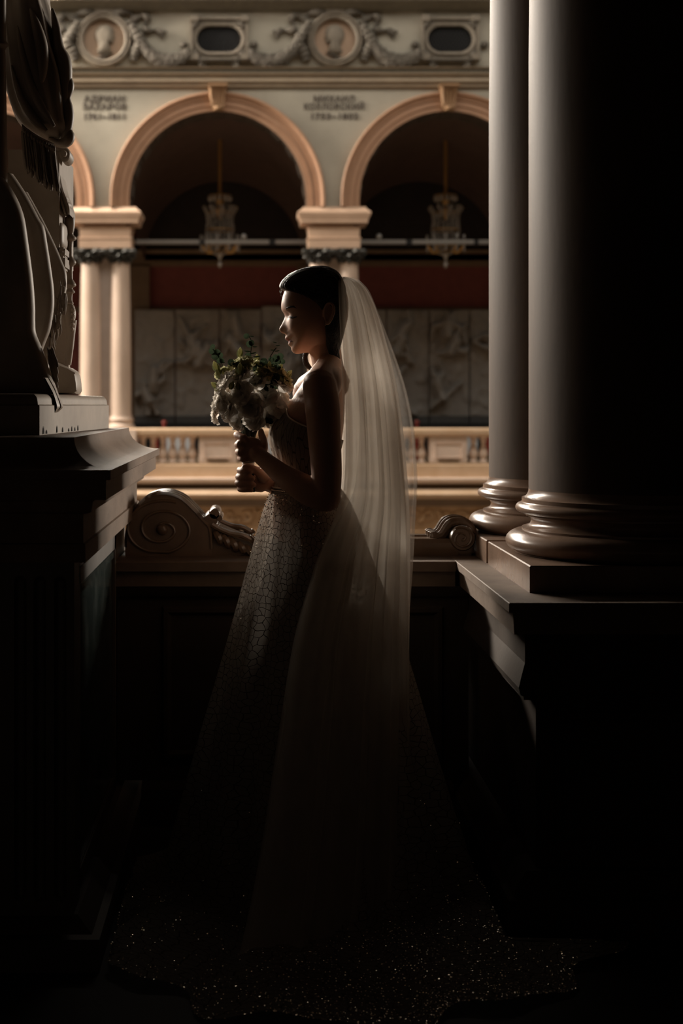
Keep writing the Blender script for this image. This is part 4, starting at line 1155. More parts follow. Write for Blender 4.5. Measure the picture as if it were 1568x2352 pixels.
limb([(748,872,3.94,.05),(738,884,3.89,.050),(732,900,3.862,.048)])
limb([(741,1132,3.80,.039),(712,1122,3.815,.040),(682,1107,3.835,.037),(648,1086,3.865,.0305),(618,1062,3.895,.0245),(598,1046,3.912,.022)])   # near forearm
limb([(712,900,FSH,.046),(716,960,4.18,.044),(715,1050,4.19,.041),(708,1120,4.18,.037)])
limb([(708,1122,4.18,.038),(680,1122,4.14,.035),(650,1120,4.07,.028),(627,1116,4.02,.023)])
# ---- hands: near (left) hand
def palm(c, r, tilt=0.0):
    rows = []
    ct, s_t = math.cos(tilt), math.sin(tilt)
    for v in np.linspace(-math.pi/2+.05, math.pi/2-.05, 13):
        row = []
        for u in np.linspace(0, 2*math.pi, 25)[:-1]:
            e = .75
            cv = abs(math.cos(v))**e; sv = math.copysign(abs(math.sin(v))**e, v)
            dx = r[0]*cv*math.copysign(abs(math.cos(u))**e, math.cos(u)); dy = r[1]*cv*math.copysign(abs(math.sin(u))**e, math.sin(u)); dz = r[2]*sv
            row.append(c + Vector((dx*ct - dz*s_t, dy, dx*s_t + dz*ct)))
        rows.append(row)
    body.grid(rows, closeu=True)
palm(Bp(577, 1030, 3.921), (.030, .0155, .034), -.35)
limb([(600,1046,3.912,.022),(588,1038,3.916,.022)])
for mcp, pip, dip, tip, r in (((557,1003),(544,998),(552,997),(572,1000),.0096), ((551,1019),(546,1020),(554,1021),(574,1022),.0098), ((552,1036),(547,1037),(555,1038),(574,1038),.0093), ((557,1051),(551,1051),(558,1052),(573,1052),.0083)):
    limb([(578,1032,3.918,r), (mcp[0]+4,mcp[1],3.914,r*1.05), (mcp[0],mcp[1],3.918,r*1.12), (pip[0],pip[1],3.945,r), (dip[0]-2,dip[1],3.978,r*.93), (tip[0]-6,tip[1],3.990,r*.85), (tip[0],tip[1],3.990,r*.75)], 12, 4)
limb([(596,1046,3.918,.014),(604,1028,3.926,.0135),(604,1010,3.940,.0115),(600,997,3.948,.0098),(599,989,3.950,.0082)], 12, 4)  # thumb
# far (right) hand, fingers closing towards the camera
palm(Bp(601, 1102, 3.992), (.027, .018, .033), -.45)
limb([(627,1116,4.02,.023),(612,1108,4.0,.024)])
for y_, lx, tx, ty, r in ((1079,551,575,1081,.0098),(1094,548,580,1096,.0098),(1108,546,583,1111,.0094),(1122,551,577,1123,.0084)):
    limb([(600,y_+2,4.002,r*1.1),(576,y_,4.012,r*1.1),(lx+5,y_,3.998,r*1.05),(lx,y_,3.972,r),(lx+7,y_+.5,3.946,r*.95),(tx-8,ty-1,3.937,r*.9),(tx,ty,3.938,r*.8)], 12, 4)
limb([(606,1096,3.972,.015),(592,1082,3.95,.0125),(576,1073,3.944,.0105),(562,1071,3.948,.0085)], 12, 4)
# ---- legs down to the feet (under the skirt)
for s in (-1, 1):
    limb([(720,1300,4.0+s*.085,.085),(700,1480,4.0+s*.085,.068),(706,1660,4.0+s*.08,.048),(716,1780,4.0+s*.08,.05),(722,1945,4.0+s*.075,.030)])
    limb([(725,1962,4.0+s*.075,.034),(700,1980,4.0+s*.08,.030),(655,1990,4.0+s*.085,.018)])
# ---- head
HC = (718.0, 722.0)
face = [(697,811),(684,813),(676,812),(670,806.5),(668.5,802),(668,797.5),(663,793.5),(660.6,789.5),(663.6,784.2),(656,781),(653.8,777.5),(656,772),(655,767.5),(648,766),(644,763.5),(640.8,759),(640.6,755),(644,749),(648,741.5),(651.8,733),(653.6,726),(650.5,719),(646.8,713),(645.6,704),(646.5,693),(650,678),(657,662),(672,643),(695,630),(722,624),(752,627),(778,643),(795,672),(800,706),(796,742),(784,776),(765,800),(742,808),(720,808)]
base = [(697,811),(684,813),(676,812),(671,806.5),(669,802),(667.5,797.5),(665.5,793.5),(664,789.5),(662.8,784.2),(661.5,781),(660.8,777.5),(660.4,772),(660,767.5),(659.3,766),(658.6,763.5),(658,759),(657.5,755),(657,749),(656.4,741.5),(655.8,733),(655,726),(652.5,719),(648.5,713),(646.4,704),(646.5,693),(650,678),(657,662),(672,643),(695,630),(722,624),(752,627),(778,643),(795,672),(800,706),(796,742),(784,776),(765,800),(742,808),(720,808)]
def radial(poly, sm=10):
    d = cr([np.array(p, float) for p in poly], sm, closed=True)
    th = np.array([math.atan2(p[1]-HC[1], p[0]-HC[0]) for p in d]); rr = np.array([math.hypot(p[0]-HC[0], p[1]-HC[1]) for p in d])
    o = np.argsort(th); th, rr = th[o], rr[o]
    th = np.concatenate([th-2*math.pi, th, th+2*math.pi]); rr = np.concatenate([rr]*3)
    return lambda a: np.interp(a, th, rr)
Rf, Rb = radial(face), radial(base)
def ang(px, py): return math.atan2(py-HC[1], px-HC[0])
def wrap(a): return (a+math.pi) % (2*math.pi) - math.pi
A_TIP, A_SUB, A_NAS, A_CHIN, A_LIP, A_FORE = ang(640.6,757), ang(655,768), ang(653.6,726), ang(674,811), ang(658,784), ang(646,700)
WP = .0745
def g(x, s): return math.exp(-(x/s)**2)
def head_pt(th, ph):
    """ph -90..90 degrees from far ear to near ear"""
    s, c = math.sin(ph), math.cos(ph)
    a = wrap(th)
    # how blunt the front is
    kexp = .86
    dch = abs(wrap(a-A_CHIN)); dfo = abs(wrap(a-A_FORE))
    kexp += .42*g(dch, .50) - .16*g(dfo, .40)
    lat = WP*math.copysign(abs(s)**kexp, s)
    rb = Rb(a); feat = Rf(a) - rb
    nose = g(wrap(a-A_TIP), .20)
    sig = .0235
    if A_SUB > 0:
        # between nasion and under the nose the feature is the nose: narrow
        da = wrap(a-A_TIP)
        if -.02-abs(wrap(A_SUB-A_TIP)) < -da*1 or True:
            pass
    in_nose = 1.0 if (a > math.pi-.6 or a < -math.pi+.1) and wrap(a-A_SUB) > -.02 else 0.0
    if in_nose:
        u = min(1, max(0, wrap(A_NAS-a)/max(1e-3, wrap(A_NAS-A_TIP))))
        sig = .0065 + .0065*u
    r_ = rb*K*(c**.92) + feat*K*g(lat, sig)*(1 if c > .2 else 0)
    x_ = HC[0]*K + r_*math.cos(a); z_ = HC[1]*K + r_*math.sin(a)
    px, py = x_/K, z_/K
    al = abs(lat)
    def bump(ax, ay, alat, amp, s1, sl):
        return amp*math.exp(-(((px-ax)*K)**2 + ((py-ay)*K)**2)/(s1*s1) - ((al-alat)/sl)**2)
    d = 0
    d -= bump(663, 725, .028, .0105, .012, .015)         # eye socket
    d += bump(668, 729, .031, .0065, .0085, .011)        # lid over the eye
    d += bump(660, 713, .030, .0030, .007, .020)         # brow
    d += bump(676, 750, .044, .0050, .018, .016)         # cheekbone
    d -= bump(672, 778, .036, .0030, .014, .014)
    d += bump(656, 762, .0145, .0045, .007, .0055)       # wing of the nose
    d -= bump(668, 784, .026, .0025, .006, .008)         # corner of the mouth
    r2 = r_ + d
    return Vector((r2*math.cos(a), lat, r2*math.sin(a)))
def head_world(th, ph, off=0.0):
    v = head_pt(th, ph)
    q = Bp(HC[0], HC[1])
    l = 1 + off/max(.02, v.length)
    return Vector((q.x + v.x*l, YB0 - v.y*l, q.z - v.z*l))
NT, NP = 280, 72
rows = []
ths = np.linspace(-math.pi, math.pi, NT+1)[:-1]
# denser sampling over the face
for j in range(NP+1):
    ph = math.radians(-89 + 178*j/NP)
    rows.append([head_world(t, ph) for t in ths])
body.grid(rows, closeu=True)
n = NT; b0 = len(body.v) - n*(NP+1)
body.f.append(tuple(b0+k for k in range(n))); body.f.append(tuple(reversed([b0+NP*n+k for k in range(n)])))
HEADV = np.array([[p for p in r] for r in rows])
def on_head(px, py, out=.001, near=True):
    """nearest point of the head surface seen at this pixel"""
    q = Bp(px, py)
    sub = HEADV[NP//2:] if near else HEADV[:NP//2]
    dd = (sub[:,:,0]-q.x)**2 + (sub[:,:,2]-q.z)**2
    dd = dd + (sub[:,:,1]-3.9)**2*1e-3
    i = np.unravel_index(np.argmin(dd), dd.shape)
    v = Vector(sub[i]); c = Vector(Bp(HC[0], HC[1])); return v + (v-c).normalized()*out
# ears
for s in (-1, 1):
    y_ = 4.0 + s*.077
    pts = [(746,742),(742,728),(743,712),(750,702),(759,704),(763,716),(760,730),(754,742),(748,749)]
    d = cr(pts, 4)
    body.tube([Bp(p[0], p[1], y_ + s*(.003+.011*min(1, max(0, (p[0]-744)/14)))) for p in d], .0042, 8)
    body.ball(Bp(753, 722, y_+s*.003), (.0125,.005,.021), 12, 9)
    body.ball(Bp(747, 746, y_+s*.006), (.006,.004,.007), 10, 7)
tmp = body.build('skin_blank', M['skin'], None, normals=False)
md = tmp.modifiers.new('r', 'REMESH'); md.mode = 'VOXEL'; md.voxel_size = .0026; md.use_smooth_shade = True
md2 = tmp.modifiers.new('s', 'SMOOTH'); md2.factor = .5; md2.iterations = 4
dg = bpy.context.evaluated_depsgraph_get(); dg.update()
me = bpy.data.meshes.new_from_object(tmp.evaluated_get(dg))
bpy.data.objects.remove(tmp)
me.transform(Matrix.Translation(-bride.location))
me.polygons.foreach_set('use_smooth', [True]*len(me.polygons))
me.materials.clear(); me.materials.append(M['skin'])
co = np.zeros(len(me.vertices)*3); me.vertices.foreach_get('co', co); co = co.reshape(-1,3) + np.array(bride.location)
vpx = VPX + co[:,0]/YB0*FPX; vpy = VPY - (co[:,2]-EYE)/YB0*FPX; vl_ = np.abs(co[:,1]-YB0)
u_ = np.clip((vpx-655)/18, 0, 1)
half = 8.5*(1-u_**1.6)+.3
lipm = np.clip((half-np.abs(vpy-(784.2-.5*(1-u_))))/2.5, 0, 1)*(vpx < 675)*(vpx > 648)*(vl_ < .03)
at_ = me.attributes.new('lips', 'FLOAT', 'POINT'); at_.data.foreach_set('value', lipm.astype(np.float32))
nt = M['skin'].node_tree; bs = nt.nodes['Principled BSDF']; src = bs.inputs['Base Color'].links[0].from_socket
an = nt.nodes.new('ShaderNodeAttribute'); an.attribute_name = 'lips'; mx_ = nt.nodes.new('ShaderNodeMixRGB'); mx_.inputs[2].default_value = (.36,.13,.105,1)
nt.links.new(an.outputs['Fac'], mx_.inputs[0]); nt.links.new(src, mx_.inputs[1]); nt.links.new(mx_.outputs[0], bs.inputs['Base Color'])
skin = bpy.data.objects.new('body', me); COL.objects.link(skin); skin.parent = bride
# ---- face details
def strip(nm, pts, rads, m, n=6, near=True, out=.0008, flat=1.0):
    pp = [on_head(px, py, out, near) for px, py in cr(pts, 4)]
    rr = np.interp(np.linspace(0,1,len(pp)), np.linspace(0,1,len(rads)), rads)
    return MB().tube(pp, list(rr), n, flat=flat).build(nm, m, bride)
for near in (True, False):
    strip('eyelashes', [(663,728),(668,731),(674,732),(681,730)], [.0012,.0022,.0026,.001], M['lash'], near=near, out=.0012)
    strip('eyebrow', [(655,712),(662,708.5),(671,707.5),(682,713)], [.0018,.0034,.0030,.0010], M['lash'], near=near, out=-.0016)
b = MB()
for k in range(9):
    u = k/8; p0 = on_head(664+16*u, 729.5+2.2*math.sin(math.pi*u), .001)
    b.tube([p0, p0+Vector((-.0035,-.002,-.0028)), p0+Vector((-.007,-.003,-.003))], [.0005,.0004,.0001], 4)
b.build('eyelash_hairs', M['lash'], bride, normals=False)['kind'] = 'stuff'
strip('mouth_line', [(659.5,783.8),(664,783.6),(669,784.4),(673,785)], [.0012,.0013,.0010,.0004], M['lash'], 6, out=-.0004)  # dark tube standing in for the shade between the lips
# ---- hair: cap following the skull, combed back from a side parting
hair_out = [(653,668),(646,664),(643,656),(648,645),(662,632),(682,622),(704,616),(728,613.5),(750,614),(770,623),(782,638),(790,660),(794,690),(794,725),(790,760),(783,790),(778,815),(784,845),(772,862),(757,845),(750,815),(746,800),(743,770),(738,745),(726,722),(712,704),(694,688),(674,676)]
HH = (742.0, 690.0)
def hair_rad():
    d = cr([np.array(p, float) for p in hair_out], 10, closed=True)
    th = np.array([math.atan2(p[1]-HH[1], p[0]-HH[0]) for p in d]); rr = np.array([math.hypot(p[0]-HH[0], p[1]-HH[1]) for p in d])
    o = np.argsort(th); th, rr = th[o], rr[o]
    return lambda a: np.interp(a, np.concatenate([th-2*math.pi, th, th+2*math.pi]), np.concatenate([rr]*3))
Rh = hair_rad()
q0 = Bp(HH[0], HH[1])
rows = []
for j in range(81):
    ph = math.radians(-89 + 178*j/80)
    s, c = math.sin(ph), math.cos(ph)
    row = []
    for k in range(260):
        a = -math.pi + 2*math.pi*k/260
        lat = .0805*math.copysign(abs(s)**.62, s)
        front = g(wrap(a-math.pi), .8)
        rr = Rh(a)*K*(abs(c)**(.80-.2*front))
        # combed grooves run back along the head
        gr = .0016*math.sin(ph*58 + 1.5*math.sin(a*2)) + .0012*math.sin(ph*103+a*3) + .0012*noise.noise(Vector((ph*14, a*1.6, 3)))
        if a > .6: gr *= .5
        rr += gr*min(1, rr/.03)
        pyy = HH[1] + rr*math.sin(a)/K
        tp_ = 1 - .45*min(1, max(0, (pyy-765)/80))
        row.append((q0.x+rr*math.cos(a), YB0 - lat*tp_ - gr*s, q0.z - rr*math.sin(a)))
    rows.append(row)
b = MB().grid(rows, closeu=True); n = 260
b.f.append(tuple(range(n))); b.f.append(tuple(reversed([80*n+k for k in range(n)])))
hair = b.build('hair', M['hair'], bride, angle=0)
# loose strands over the cap and the lock behind the neck
b = MB(); r3 = random.Random(5)
for k in range(150):
    lat = r3.uniform(-.06, .075); u = lat/.0805
    off = math.sqrt(max(.05, 1-u*u))
    p_ = [(646+r3.uniform(0,6), 664-r3.uniform(0,8)), (660,634+r3.uniform(-2,5)), (702,617+r3.uniform(-3,3)), (750,614+r3.uniform(-2,4)), (783,637+r3.uniform(-2,4))]
    pts = []
    for px, py in p_:
        q = Bp(HH[0]+(px-HH[0])*off**.8, HH[1]+(py-HH[1])*off**.8, YB0-lat); pts.append(q)
    pp = cr(pts, 6)
    b.tube(pp, [.0003]+[.0011]*(len(pp)-2)+[.0004], 5)
for k in range(4):
    pts = [Bp(648+r3.uniform(-2,3), 660, 3.99+r3.uniform(-.02,.02)), Bp(644+r3.uniform(-3,2), 670, 3.98), Bp(645+r3.uniform(-3,3), 680+r3.uniform(-4,6), 3.98)]
    b.tube(cr(pts, 4), [.0004]*8+[.0001], 4)
b.build('hair_strands', M['hair'], hair, normals=False)['kind'] = 'stuff'
b = MB()
for k in range(34):
    o = r3.uniform(-1, 1); y_ = 4.045+r3.uniform(-.012,.02)
    pts = [Bp(722+o*10, 790, 4.03), Bp(704+o*5, 810, y_), Bp(702+o*5, 826, y_), Bp(708+o*6, 840, y_), Bp(719+o*6, 849+o*2, y_), Bp(738+o*6, 853, y_)]
    pp = cr(pts, 5); b.tube(pp, [.0008]+[.0024]*(len(pp)-2)+[.0006], 6)
b.build('neck_lock', M['hair'], hair, normals=False)['kind'] = 'stuff'
# ---- jewellery
er = thing('earring', Bp(747,747,3.922)); er.parent = bride; er.location = Bp(747,747,3.922) - bride.location
for k in range(4):
    q = Bp(749-k*1.8, 738+k*4.2, 3.9195-.0005*k); MB().ball((q.x,q.y,q.z), .0016, 8, 6).build('earring_bead', M['pearl'], er)
b = MB()
for k in range(30):
    u = k/29; al = -1.5+3.0*u
    xx = 744 - 26*math.cos(al); q = Bp(xx, 846+9*math.cos(al)-6*(1-math.cos(al)), YB0-.052*math.sin(al)); b.ball(q, .0011, 6, 4)
b.build('necklace', M['pearl'], bride, normals=False)

# ================================================================== gown
def cloth(name, col, trans=.0, opacity=1.0, translucent=.5, web=None):
    m = bpy.data.materials.new(name); m.use_nodes = True
    nt = m.node_tree; N = nt.nodes; L = nt.links
    N.remove(N['Principled BSDF'])
    out = N['Material Output']
    df = N.new('ShaderNodeBsdfDiffuse'); df.inputs[0].default_value = (*col, 1)
    tl = N.new('ShaderNodeBsdfTranslucent'); tl.inputs[0].default_value = (*col, 1)
    tp_ = N.new('ShaderNodeBsdfTransparent')
    m1 = N.new('ShaderNodeMixShader'); m1.inputs[0].default_value = translucent
    L.new(df.outputs[0], m1.inputs[1]); L.new(tl.outputs[0], m1.inputs[2])
    m2 = N.new('ShaderNodeMixShader'); m2.inputs[0].default_value = opacity
    L.new(tp_.outputs[0], m2.inputs[1]); L.new(m1.outputs[0], m2.inputs[2])
    last = m2
    tc = N.new('ShaderNodeTexCoord')
    if web:
        dark, scale, wid, stretch = web
        mp = N.new('ShaderNodeMapping'); mp.inputs['Scale'].default_value = stretch
        at = N.new('ShaderNodeAttribute'); at.attribute_name = 'pattern'
        vo = N.new('ShaderNodeTexVoronoi'); vo.feature = 'DISTANCE_TO_EDGE'; vo.voronoi_dimensions = '2D'; vo.inputs['Scale'].default_value = scale
        vo.inputs['Randomness'].default_value = .85
        nz = N.new('ShaderNodeTexNoise'); nz.inputs['Scale'].default_value = 22; L.new(at.outputs['Vector'], nz.inputs['Vector'])
        ad = N.new('ShaderNodeMixRGB'); ad.blend_type = 'ADD'; ad.inputs[0].default_value = .022
        L.new(at.outputs['Vector'], ad.inputs[1]); L.new(nz.outputs['Color'], ad.inputs[2])
        L.new(ad.outputs[0], mp.inputs[0]); L.new(mp.outputs[0], vo.inputs['Vector'])
        lt = N.new('ShaderNodeMath'); lt.operation = 'LESS_THAN'; lt.inputs[1].default_value = wid
        L.new(vo.outputs['Distance'], lt.inputs[0])
        thread = N.new('ShaderNodeBsdfDiffuse'); thread.inputs[0].default_value = (*dark, 1)
        m3 = N.new('ShaderNodeMixShader'); L.new(lt.outputs[0], m3.inputs[0]); L.new(m2.outputs[0], m3.inputs[1]); L.new(thread.outputs[0], m3.inputs[2])
        last = m3
    else:
        nz = N.new('ShaderNodeTexNoise'); nz.inputs['Scale'].default_value = 5
        mp = N.new('ShaderNodeMapping'); mp.inputs['Scale'].default_value = (6,6,.4); L.new(tc.outputs['Object'], mp.inputs[0]); L.new(mp.outputs[0], nz.inputs['Vector'])
        mm = N.new('ShaderNodeMapRange'); mm.inputs[3].default_value = opacity*.8; mm.inputs[4].default_value = min(1, opacity*1.2)
        L.new(nz.outputs['Fac'], mm.inputs[0]); L.new(mm.outputs[0], m2.inputs[0])
    L.new(last.outputs[0], out.inputs['Surface'])
    return m
M['gown'] = cloth('gown_net', (.72,.66,.59), opacity=.68, translucent=.55, web=((.12,.098,.078), 40, .045, (1.0,1.35,1)))
M['bodice'] = cloth('bodice_net', (.40,.35,.30), opacity=1.0, translucent=.25, web=((.14,.115,.095), 60, .05, (1,.35,1)))
M['slip'] = mat('nude_slip', (.14,.105,.085), .8)
M['veil_in'] = cloth('veil_tulle', (.86,.81,.74), opacity=.52, translucent=.5)
M['veil_out'] = cloth('veil_tulle_outer', (.88,.83,.77), opacity=.20, translucent=.5)
M['sequin'] = mat('champagne_sequin', (.95,.83,.66), .2, metal=1.0)
def pattern(o, rows, rad):
    n = len(rows[0]); out = []
    ln = 0.0; prev = None
    for r in rows:
        p = Vector(r[n//8])
        if prev is not None: ln += (p-prev).length
        prev = p
        for k in range(n): out += [rad*(((k/n)+.5) % 1.0)*2*math.pi, ln, 0.0]
    a = o.data.attributes.new('pattern', 'FLOAT_VECTOR', 'POINT'); a.data.foreach_set('vector', out)
    return o
gown = thing('gown', (0,0,0)); gown.parent = bride; gown.location = (0,0,0)
TOP = tab([(-math.pi,1012),(-2.2,1002),(-1.57,980),(-.9,958),(-.45,938),(0,946),(.45,938),(.9,958),(1.57,980),(2.2,1002),(math.pi,1012)])
rows = []
for i in range(41):
    v = i/40
    row = []
    for k in range(96):
        al = -math.pi + 2*math.pi*k/96
        py = TOP(al)[0]; py = py + (1122-py)*v
        row.append(torso(py, al, .005 + .0012*math.sin(al*24+v*3)))
    rows.append(row)
pattern(MB().grid(rows, closeu=True).build('bodice', M['bodice'], gown, angle=0), rows, .16)
for s in (1, -1):
    pts = [torso(938, s*.5, .007), torso(915, s*.75, .004)+Vector((0,-s*.004,0)), torso(892, s*1.1, .006), torso(885, s*1.7, .006), torso(930, s*2.3, .006), torso(1002, s*2.5, .006)]
    edge = [torso(TOP(s*a)[0], s*a, .0065) for a in np.linspace(.3, 2.4, 20)]
    MB().tube(edge, .0022, 6).build('neckline_trim', M['pearl'], gown)
blt = MB()
for z_, r_ in ((1118,.0028),(1124,.0030),(1129,.0022)):
    blt.tube([torso(z_, a, .0085) for a in np.linspace(0, 2*math.pi, 73)], r_, 6, cap=False)
blt.build('belt', M['bodice'], gown, normals=False)
b = MB()
for k in range(110):
    q = torso(1124, 2*math.pi*k/110, .0105); b.ball(q, .0021, 6, 5)
b.build('belt_beads', M['pearl'], gown, normals=False)['kind'] = 'stuff'
# skirt
SK = [(1118,630,778,4.0,.125),(1150,614,800,4.0,.152),(1200,598,822,4.0,.172),(1280,577,850,4.0,.192),(1360,557,880,3.99,.21),(1440,537,910,3.985,.24),(1560,506,946,3.97,.29),(1700,468,988,3.95,.35),(1850,428,1038,3.93,.43),(1950,398,1066,3.91,.50)]
wr = []
for py, a_, c_, yc, hd in SK:
    wr.append((EYE-(py-VPY)/FPX*4.0, (a_-VPX)/FPX*4.0, (c_-VPX)/FPX*4.0, yc, hd))
wr += [(.105,-.27,.64,3.84,.53), (.082,-.35,.74,3.77,.58), (.066,-.42,.84,3.70,.64), (.058,-.47,.90,3.66,.68)]
def skirt_rows(off=0.0, offy=None, n=260, fold=1.0, sub=9, seed=0, zmin=0.0):
    rows = []
    dense = cr(wr, sub)
    for (z, xa_, xb_, yc, hd) in dense:
        t = 1 - max(0, min(1, z/1.14))
        row = []
        for k in range(n):
            al = 2*math.pi*k/n
            c, s = math.cos(al), math.sin(al)
            f = fold*(.004+.050*t**1.6)*(.5*math.sin(al*11+seed+2*t)+.35*math.sin(al*19+1.3+seed-1.5*t)+.3*math.sin(al*5+.4+seed))
            f -= fold*.05*t**1.6*.35
            if t > .93: f *= 1+.8*(t-.93)/.07
            zz = z
            if z < .11: zz = max(.0535, z + .022*(1+math.sin(al*9+seed+z*30))*min(1,(t-.9)/.1)*fold)
            xc, a_ = (xa_+xb_)/2, (xb_-xa_)/2
            x_, y_ = xc - (a_+off+f)*c, yc - (hd+(off if offy is None else offy)+f*.9)*s
            if y_ > 3.425: x_ = min(x_, .592 - .004*math.sin(al*40))      # the hem is stopped by the pedestal bases
            if y_ > 3.27: x_ = max(x_, -.345 + .004*math.sin(al*40))
            y_ = min(y_, 4.44)
            row.append((x_, y_, zz))
        rows.append(row)
    return rows
srows = skirt_rows()
pattern(MB().grid(srows, closeu=True).build('skirt', M['gown'], gown, angle=0, normals=False), srows, .30)
# opaque slip under the net, narrower
rows = []
for (z, xa_, xb_, yc, hd) in cr(wr, 5)[3:]:
    if z < .12: break
    l_, r_ = xa_+.046, min(xb_-.046, .225+.06*(1.1-z)); h_ = min(hd*.86, .20)
    rows.append([((l_+r_)/2-(r_-l_)/2*math.cos(2*math.pi*k/72), yc-h_*math.sin(2*math.pi*k/72), z) for k in range(72)])
MB().grid(rows, closeu=True).build('slip', M['slip'], gown, angle=0)
# sequins: tiny discs with their own tilt, sewn in scattered rows on the net
b = MB(); r4 = random.Random(11)
nr = len(srows); ncol = len(srows[0])
SA = np.array(srows)
def sequin(p, r, up=False):
    r *= 1.25
    nrm = Vector((r4.gauss(0,1), r4.gauss(0,1)-.6, r4.gauss(0,1)+.3)).normalized()
    if up: nrm = Vector((r4.gauss(0,.32), r4.gauss(-.15,.32), 1)).normalized()
    u = nrm.orthogonal().normalized(); w = nrm.cross(u)
    b.add([p+(u*math.cos(a)+w*math.sin(a))*r for a in (0,1.047,2.094,3.1416,4.189,5.236)], [(0,1,2,3,4,5)])
def surf_point(i, k):
    i = max(0, min(nr-1.001, i)); k = k % ncol
    i0, k0 = int(i), int(k); fi, fk = i-i0, k-k0
    p = SA[i0,k0]*(1-fi)*(1-fk)+SA[min(i0+1,nr-1),k0]*fi*(1-fk)+SA[i0,(k0+1)%ncol]*(1-fi)*fk+SA[min(i0+1,nr-1),(k0+1)%ncol]*fi*fk
    c = Vector(((SA[i0,:,0].mean()), SA[i0,:,1].mean(), p[2])); v = Vector(p); return v + (v-c).normalized()*.0025
# hip clusters: wavy rows
for j in range(900):
    i = abs(r4.gauss(0, 12)); k = ncol*r4.uniform(-.05, .45)
    k = round(k/6)*6 + 5*math.sin(i*1.3) + r4.gauss(0,.5)
    sequin(surf_point(i+1, k), r4.uniform(.0008,.0017))
for j in range(700):
    sequin(surf_point(r4.uniform(8, nr*.7), ncol*r4.uniform(-.1,.6)), r4.uniform(.0006,.0012))
# train: wavy rows of beads
for j in range(6500):
    i = nr*(1-abs(r4.gauss(0,.16))); k = ncol*(r4.gauss(.36,.09) if r4.random() < .72 else r4.uniform(0,.55))
    i = round(i*1.4)/1.4 + .5*math.sin(k*.35) + r4.gauss(0,.06)
    sequin(surf_point(min(i, nr-1.2), k), r4.uniform(.0008,.0016), True)
b.build('sequins', M['sequin'], gown, smooth=False, normals=False)['kind'] = 'stuff'
# ---- veil
def veil(name, table, m, amp, nfold, seed, nb=150):
    rows = []
    for (py, pl, pr, hd, bend) in cr(table, 8):
        z = Bp(0, py).z; xl = Bp(pl, py).x; xr = Bp(pr, py).x
        w = xr - xl
        row = []
        for k in range(nb+1):
            t = -1 + 2*k/nb
            be = t*math.pi/2
            lam = (py-638)/1400
            ph = seed + 1.2*lam*math.sin(seed+t*3)
            f = amp*min(1, .25+3*lam)*(.6*math.sin(t*nfold+ph) + .4*math.sin(t*nfold*1.9+1+ph*1.7) + .25*math.sin(t*nfold*.45+2*ph))
            f *= min(1, w/.05)
            # folds gather at the front edges
            c, s = math.cos(be), math.sin(be)
            if s > 0:
                ex = 1 - .42*min(1, max(0, (py-1180)/300))
                hh = max(hd, np.interp(py, [1180,1300,1420,1600,1800,2000], [.1,.255,.325,.43,.56,.71])*(hd/np.interp(py, [1180,1300,1420,1600,1800,2000], [.195,.232,.26,.30,.36,.40])))
                yy = YB0 - (hh+f)*s**ex
            else: yy = YB0 - (hd+f)*s
            row.append((xl + (w+f*.8)*c + bend*(1-c), yy, z))
        rows.append(row)
    return MB().grid(rows).build(name, m, vl, angle=0, normals=False)
vl = thing('veil', (0,0,0)); vl.parent = bride; vl.location = (0,0,0)
VI = [(637,784,796,.022,0),(641,777,808,.040,0),(650,774,824,.060,0),(672,773,842,.078,0),(720,774,862,.092,0),(820,777,888,.112,0),(900,779,903,.130,0),(1000,780,914,.150,0),(1100,776,923,.168,0),(1160,764,927,.188,0),(1220,738,929,.21,0),(1300,706,930,.232,0),(1420,668,928,.26,0),(1600,634,925,.30,0),(1800,598,918,.36,0),(1950,562,908,.39,0),(2000,545,903,.40,0)]
VO = [(636,786,800,.026,0),(640,782,815,.046,0),(650,784,830,.066,0),(672,788,848,.086,0),(720,796,868,.100,0),(820,808,906,.124,0),(900,814,931,.146,0),(980,816,946,.166,0),(1080,808,954,.186,0),(1130,796,954,.2,0),(1200,756,951,.222,0),(1290,712,946,.245,0),(1400,676,936,.27,0),(1480,656,929,.29,0),(1600,638,927,.31,0),(1800,606,921,.37,0),(1950,570,911,.40,0),(2000,548,906,.41,0)]
veil('inner_layer', VI, M['veil_in'], .020, 33, .6, 260)
veil('middle_layer', [(r[0], r[1]+6, r[2]-8, r[3]*.93, 0) for r in VI], M['veil_in'], .020, 24, 2.2, 260)
veil('outer_layer', VO, M['veil_out'], .012, 15, 4.1)
q = Bp(788, 637)
MB().tube([q+Vector((0,-.02,-.004)), q+Vector((.004,0,-.002)), q+Vector((0,.02,-.004))], .002, 8).build('comb', M['pearl'], vl)
# ================================================================== bouquet
def petal_mat(name, col, tr=.35):
    m = bpy.data.materials.new(name); m.use_nodes = True
    nt = m.node_tree; N = nt.nodes; L = nt.links
    N.remove(N['Principled BSDF'])
    df = N.new('ShaderNodeBsdfDiffuse'); tl = N.new('ShaderNodeBsdfTranslucent'); mx = N.new('ShaderNodeMixShader'); mx.inputs[0].default_value = tr
    tc = N.new('ShaderNodeTexCoord'); nz = N.new('ShaderNodeTexNoise'); nz.inputs['Scale'].default_value = 60
    rp = N.new('ShaderNodeValToRGB'); rp.color_ramp.elements[0].color = (*[c*.8 for c in col], 1); rp.color_ramp.elements[1].color = (*col, 1)
    L.new(tc.outputs['Object'], nz.inputs['Vector']); L.new(nz.outputs['Fac'], rp.inputs['Fac'])
    L.new(rp.outputs[0], df.inputs[0]); L.new(rp.outputs[0], tl.inputs[0])
    L.new(df.outputs[0], mx.inputs[1]); L.new(tl.outputs[0], mx.inputs[2]); L.new(mx.outputs[0], N['Material Output'].inputs['Surface'])
    return m
M['petal'] = petal_mat('white_petal', (.90,.85,.78), .5)
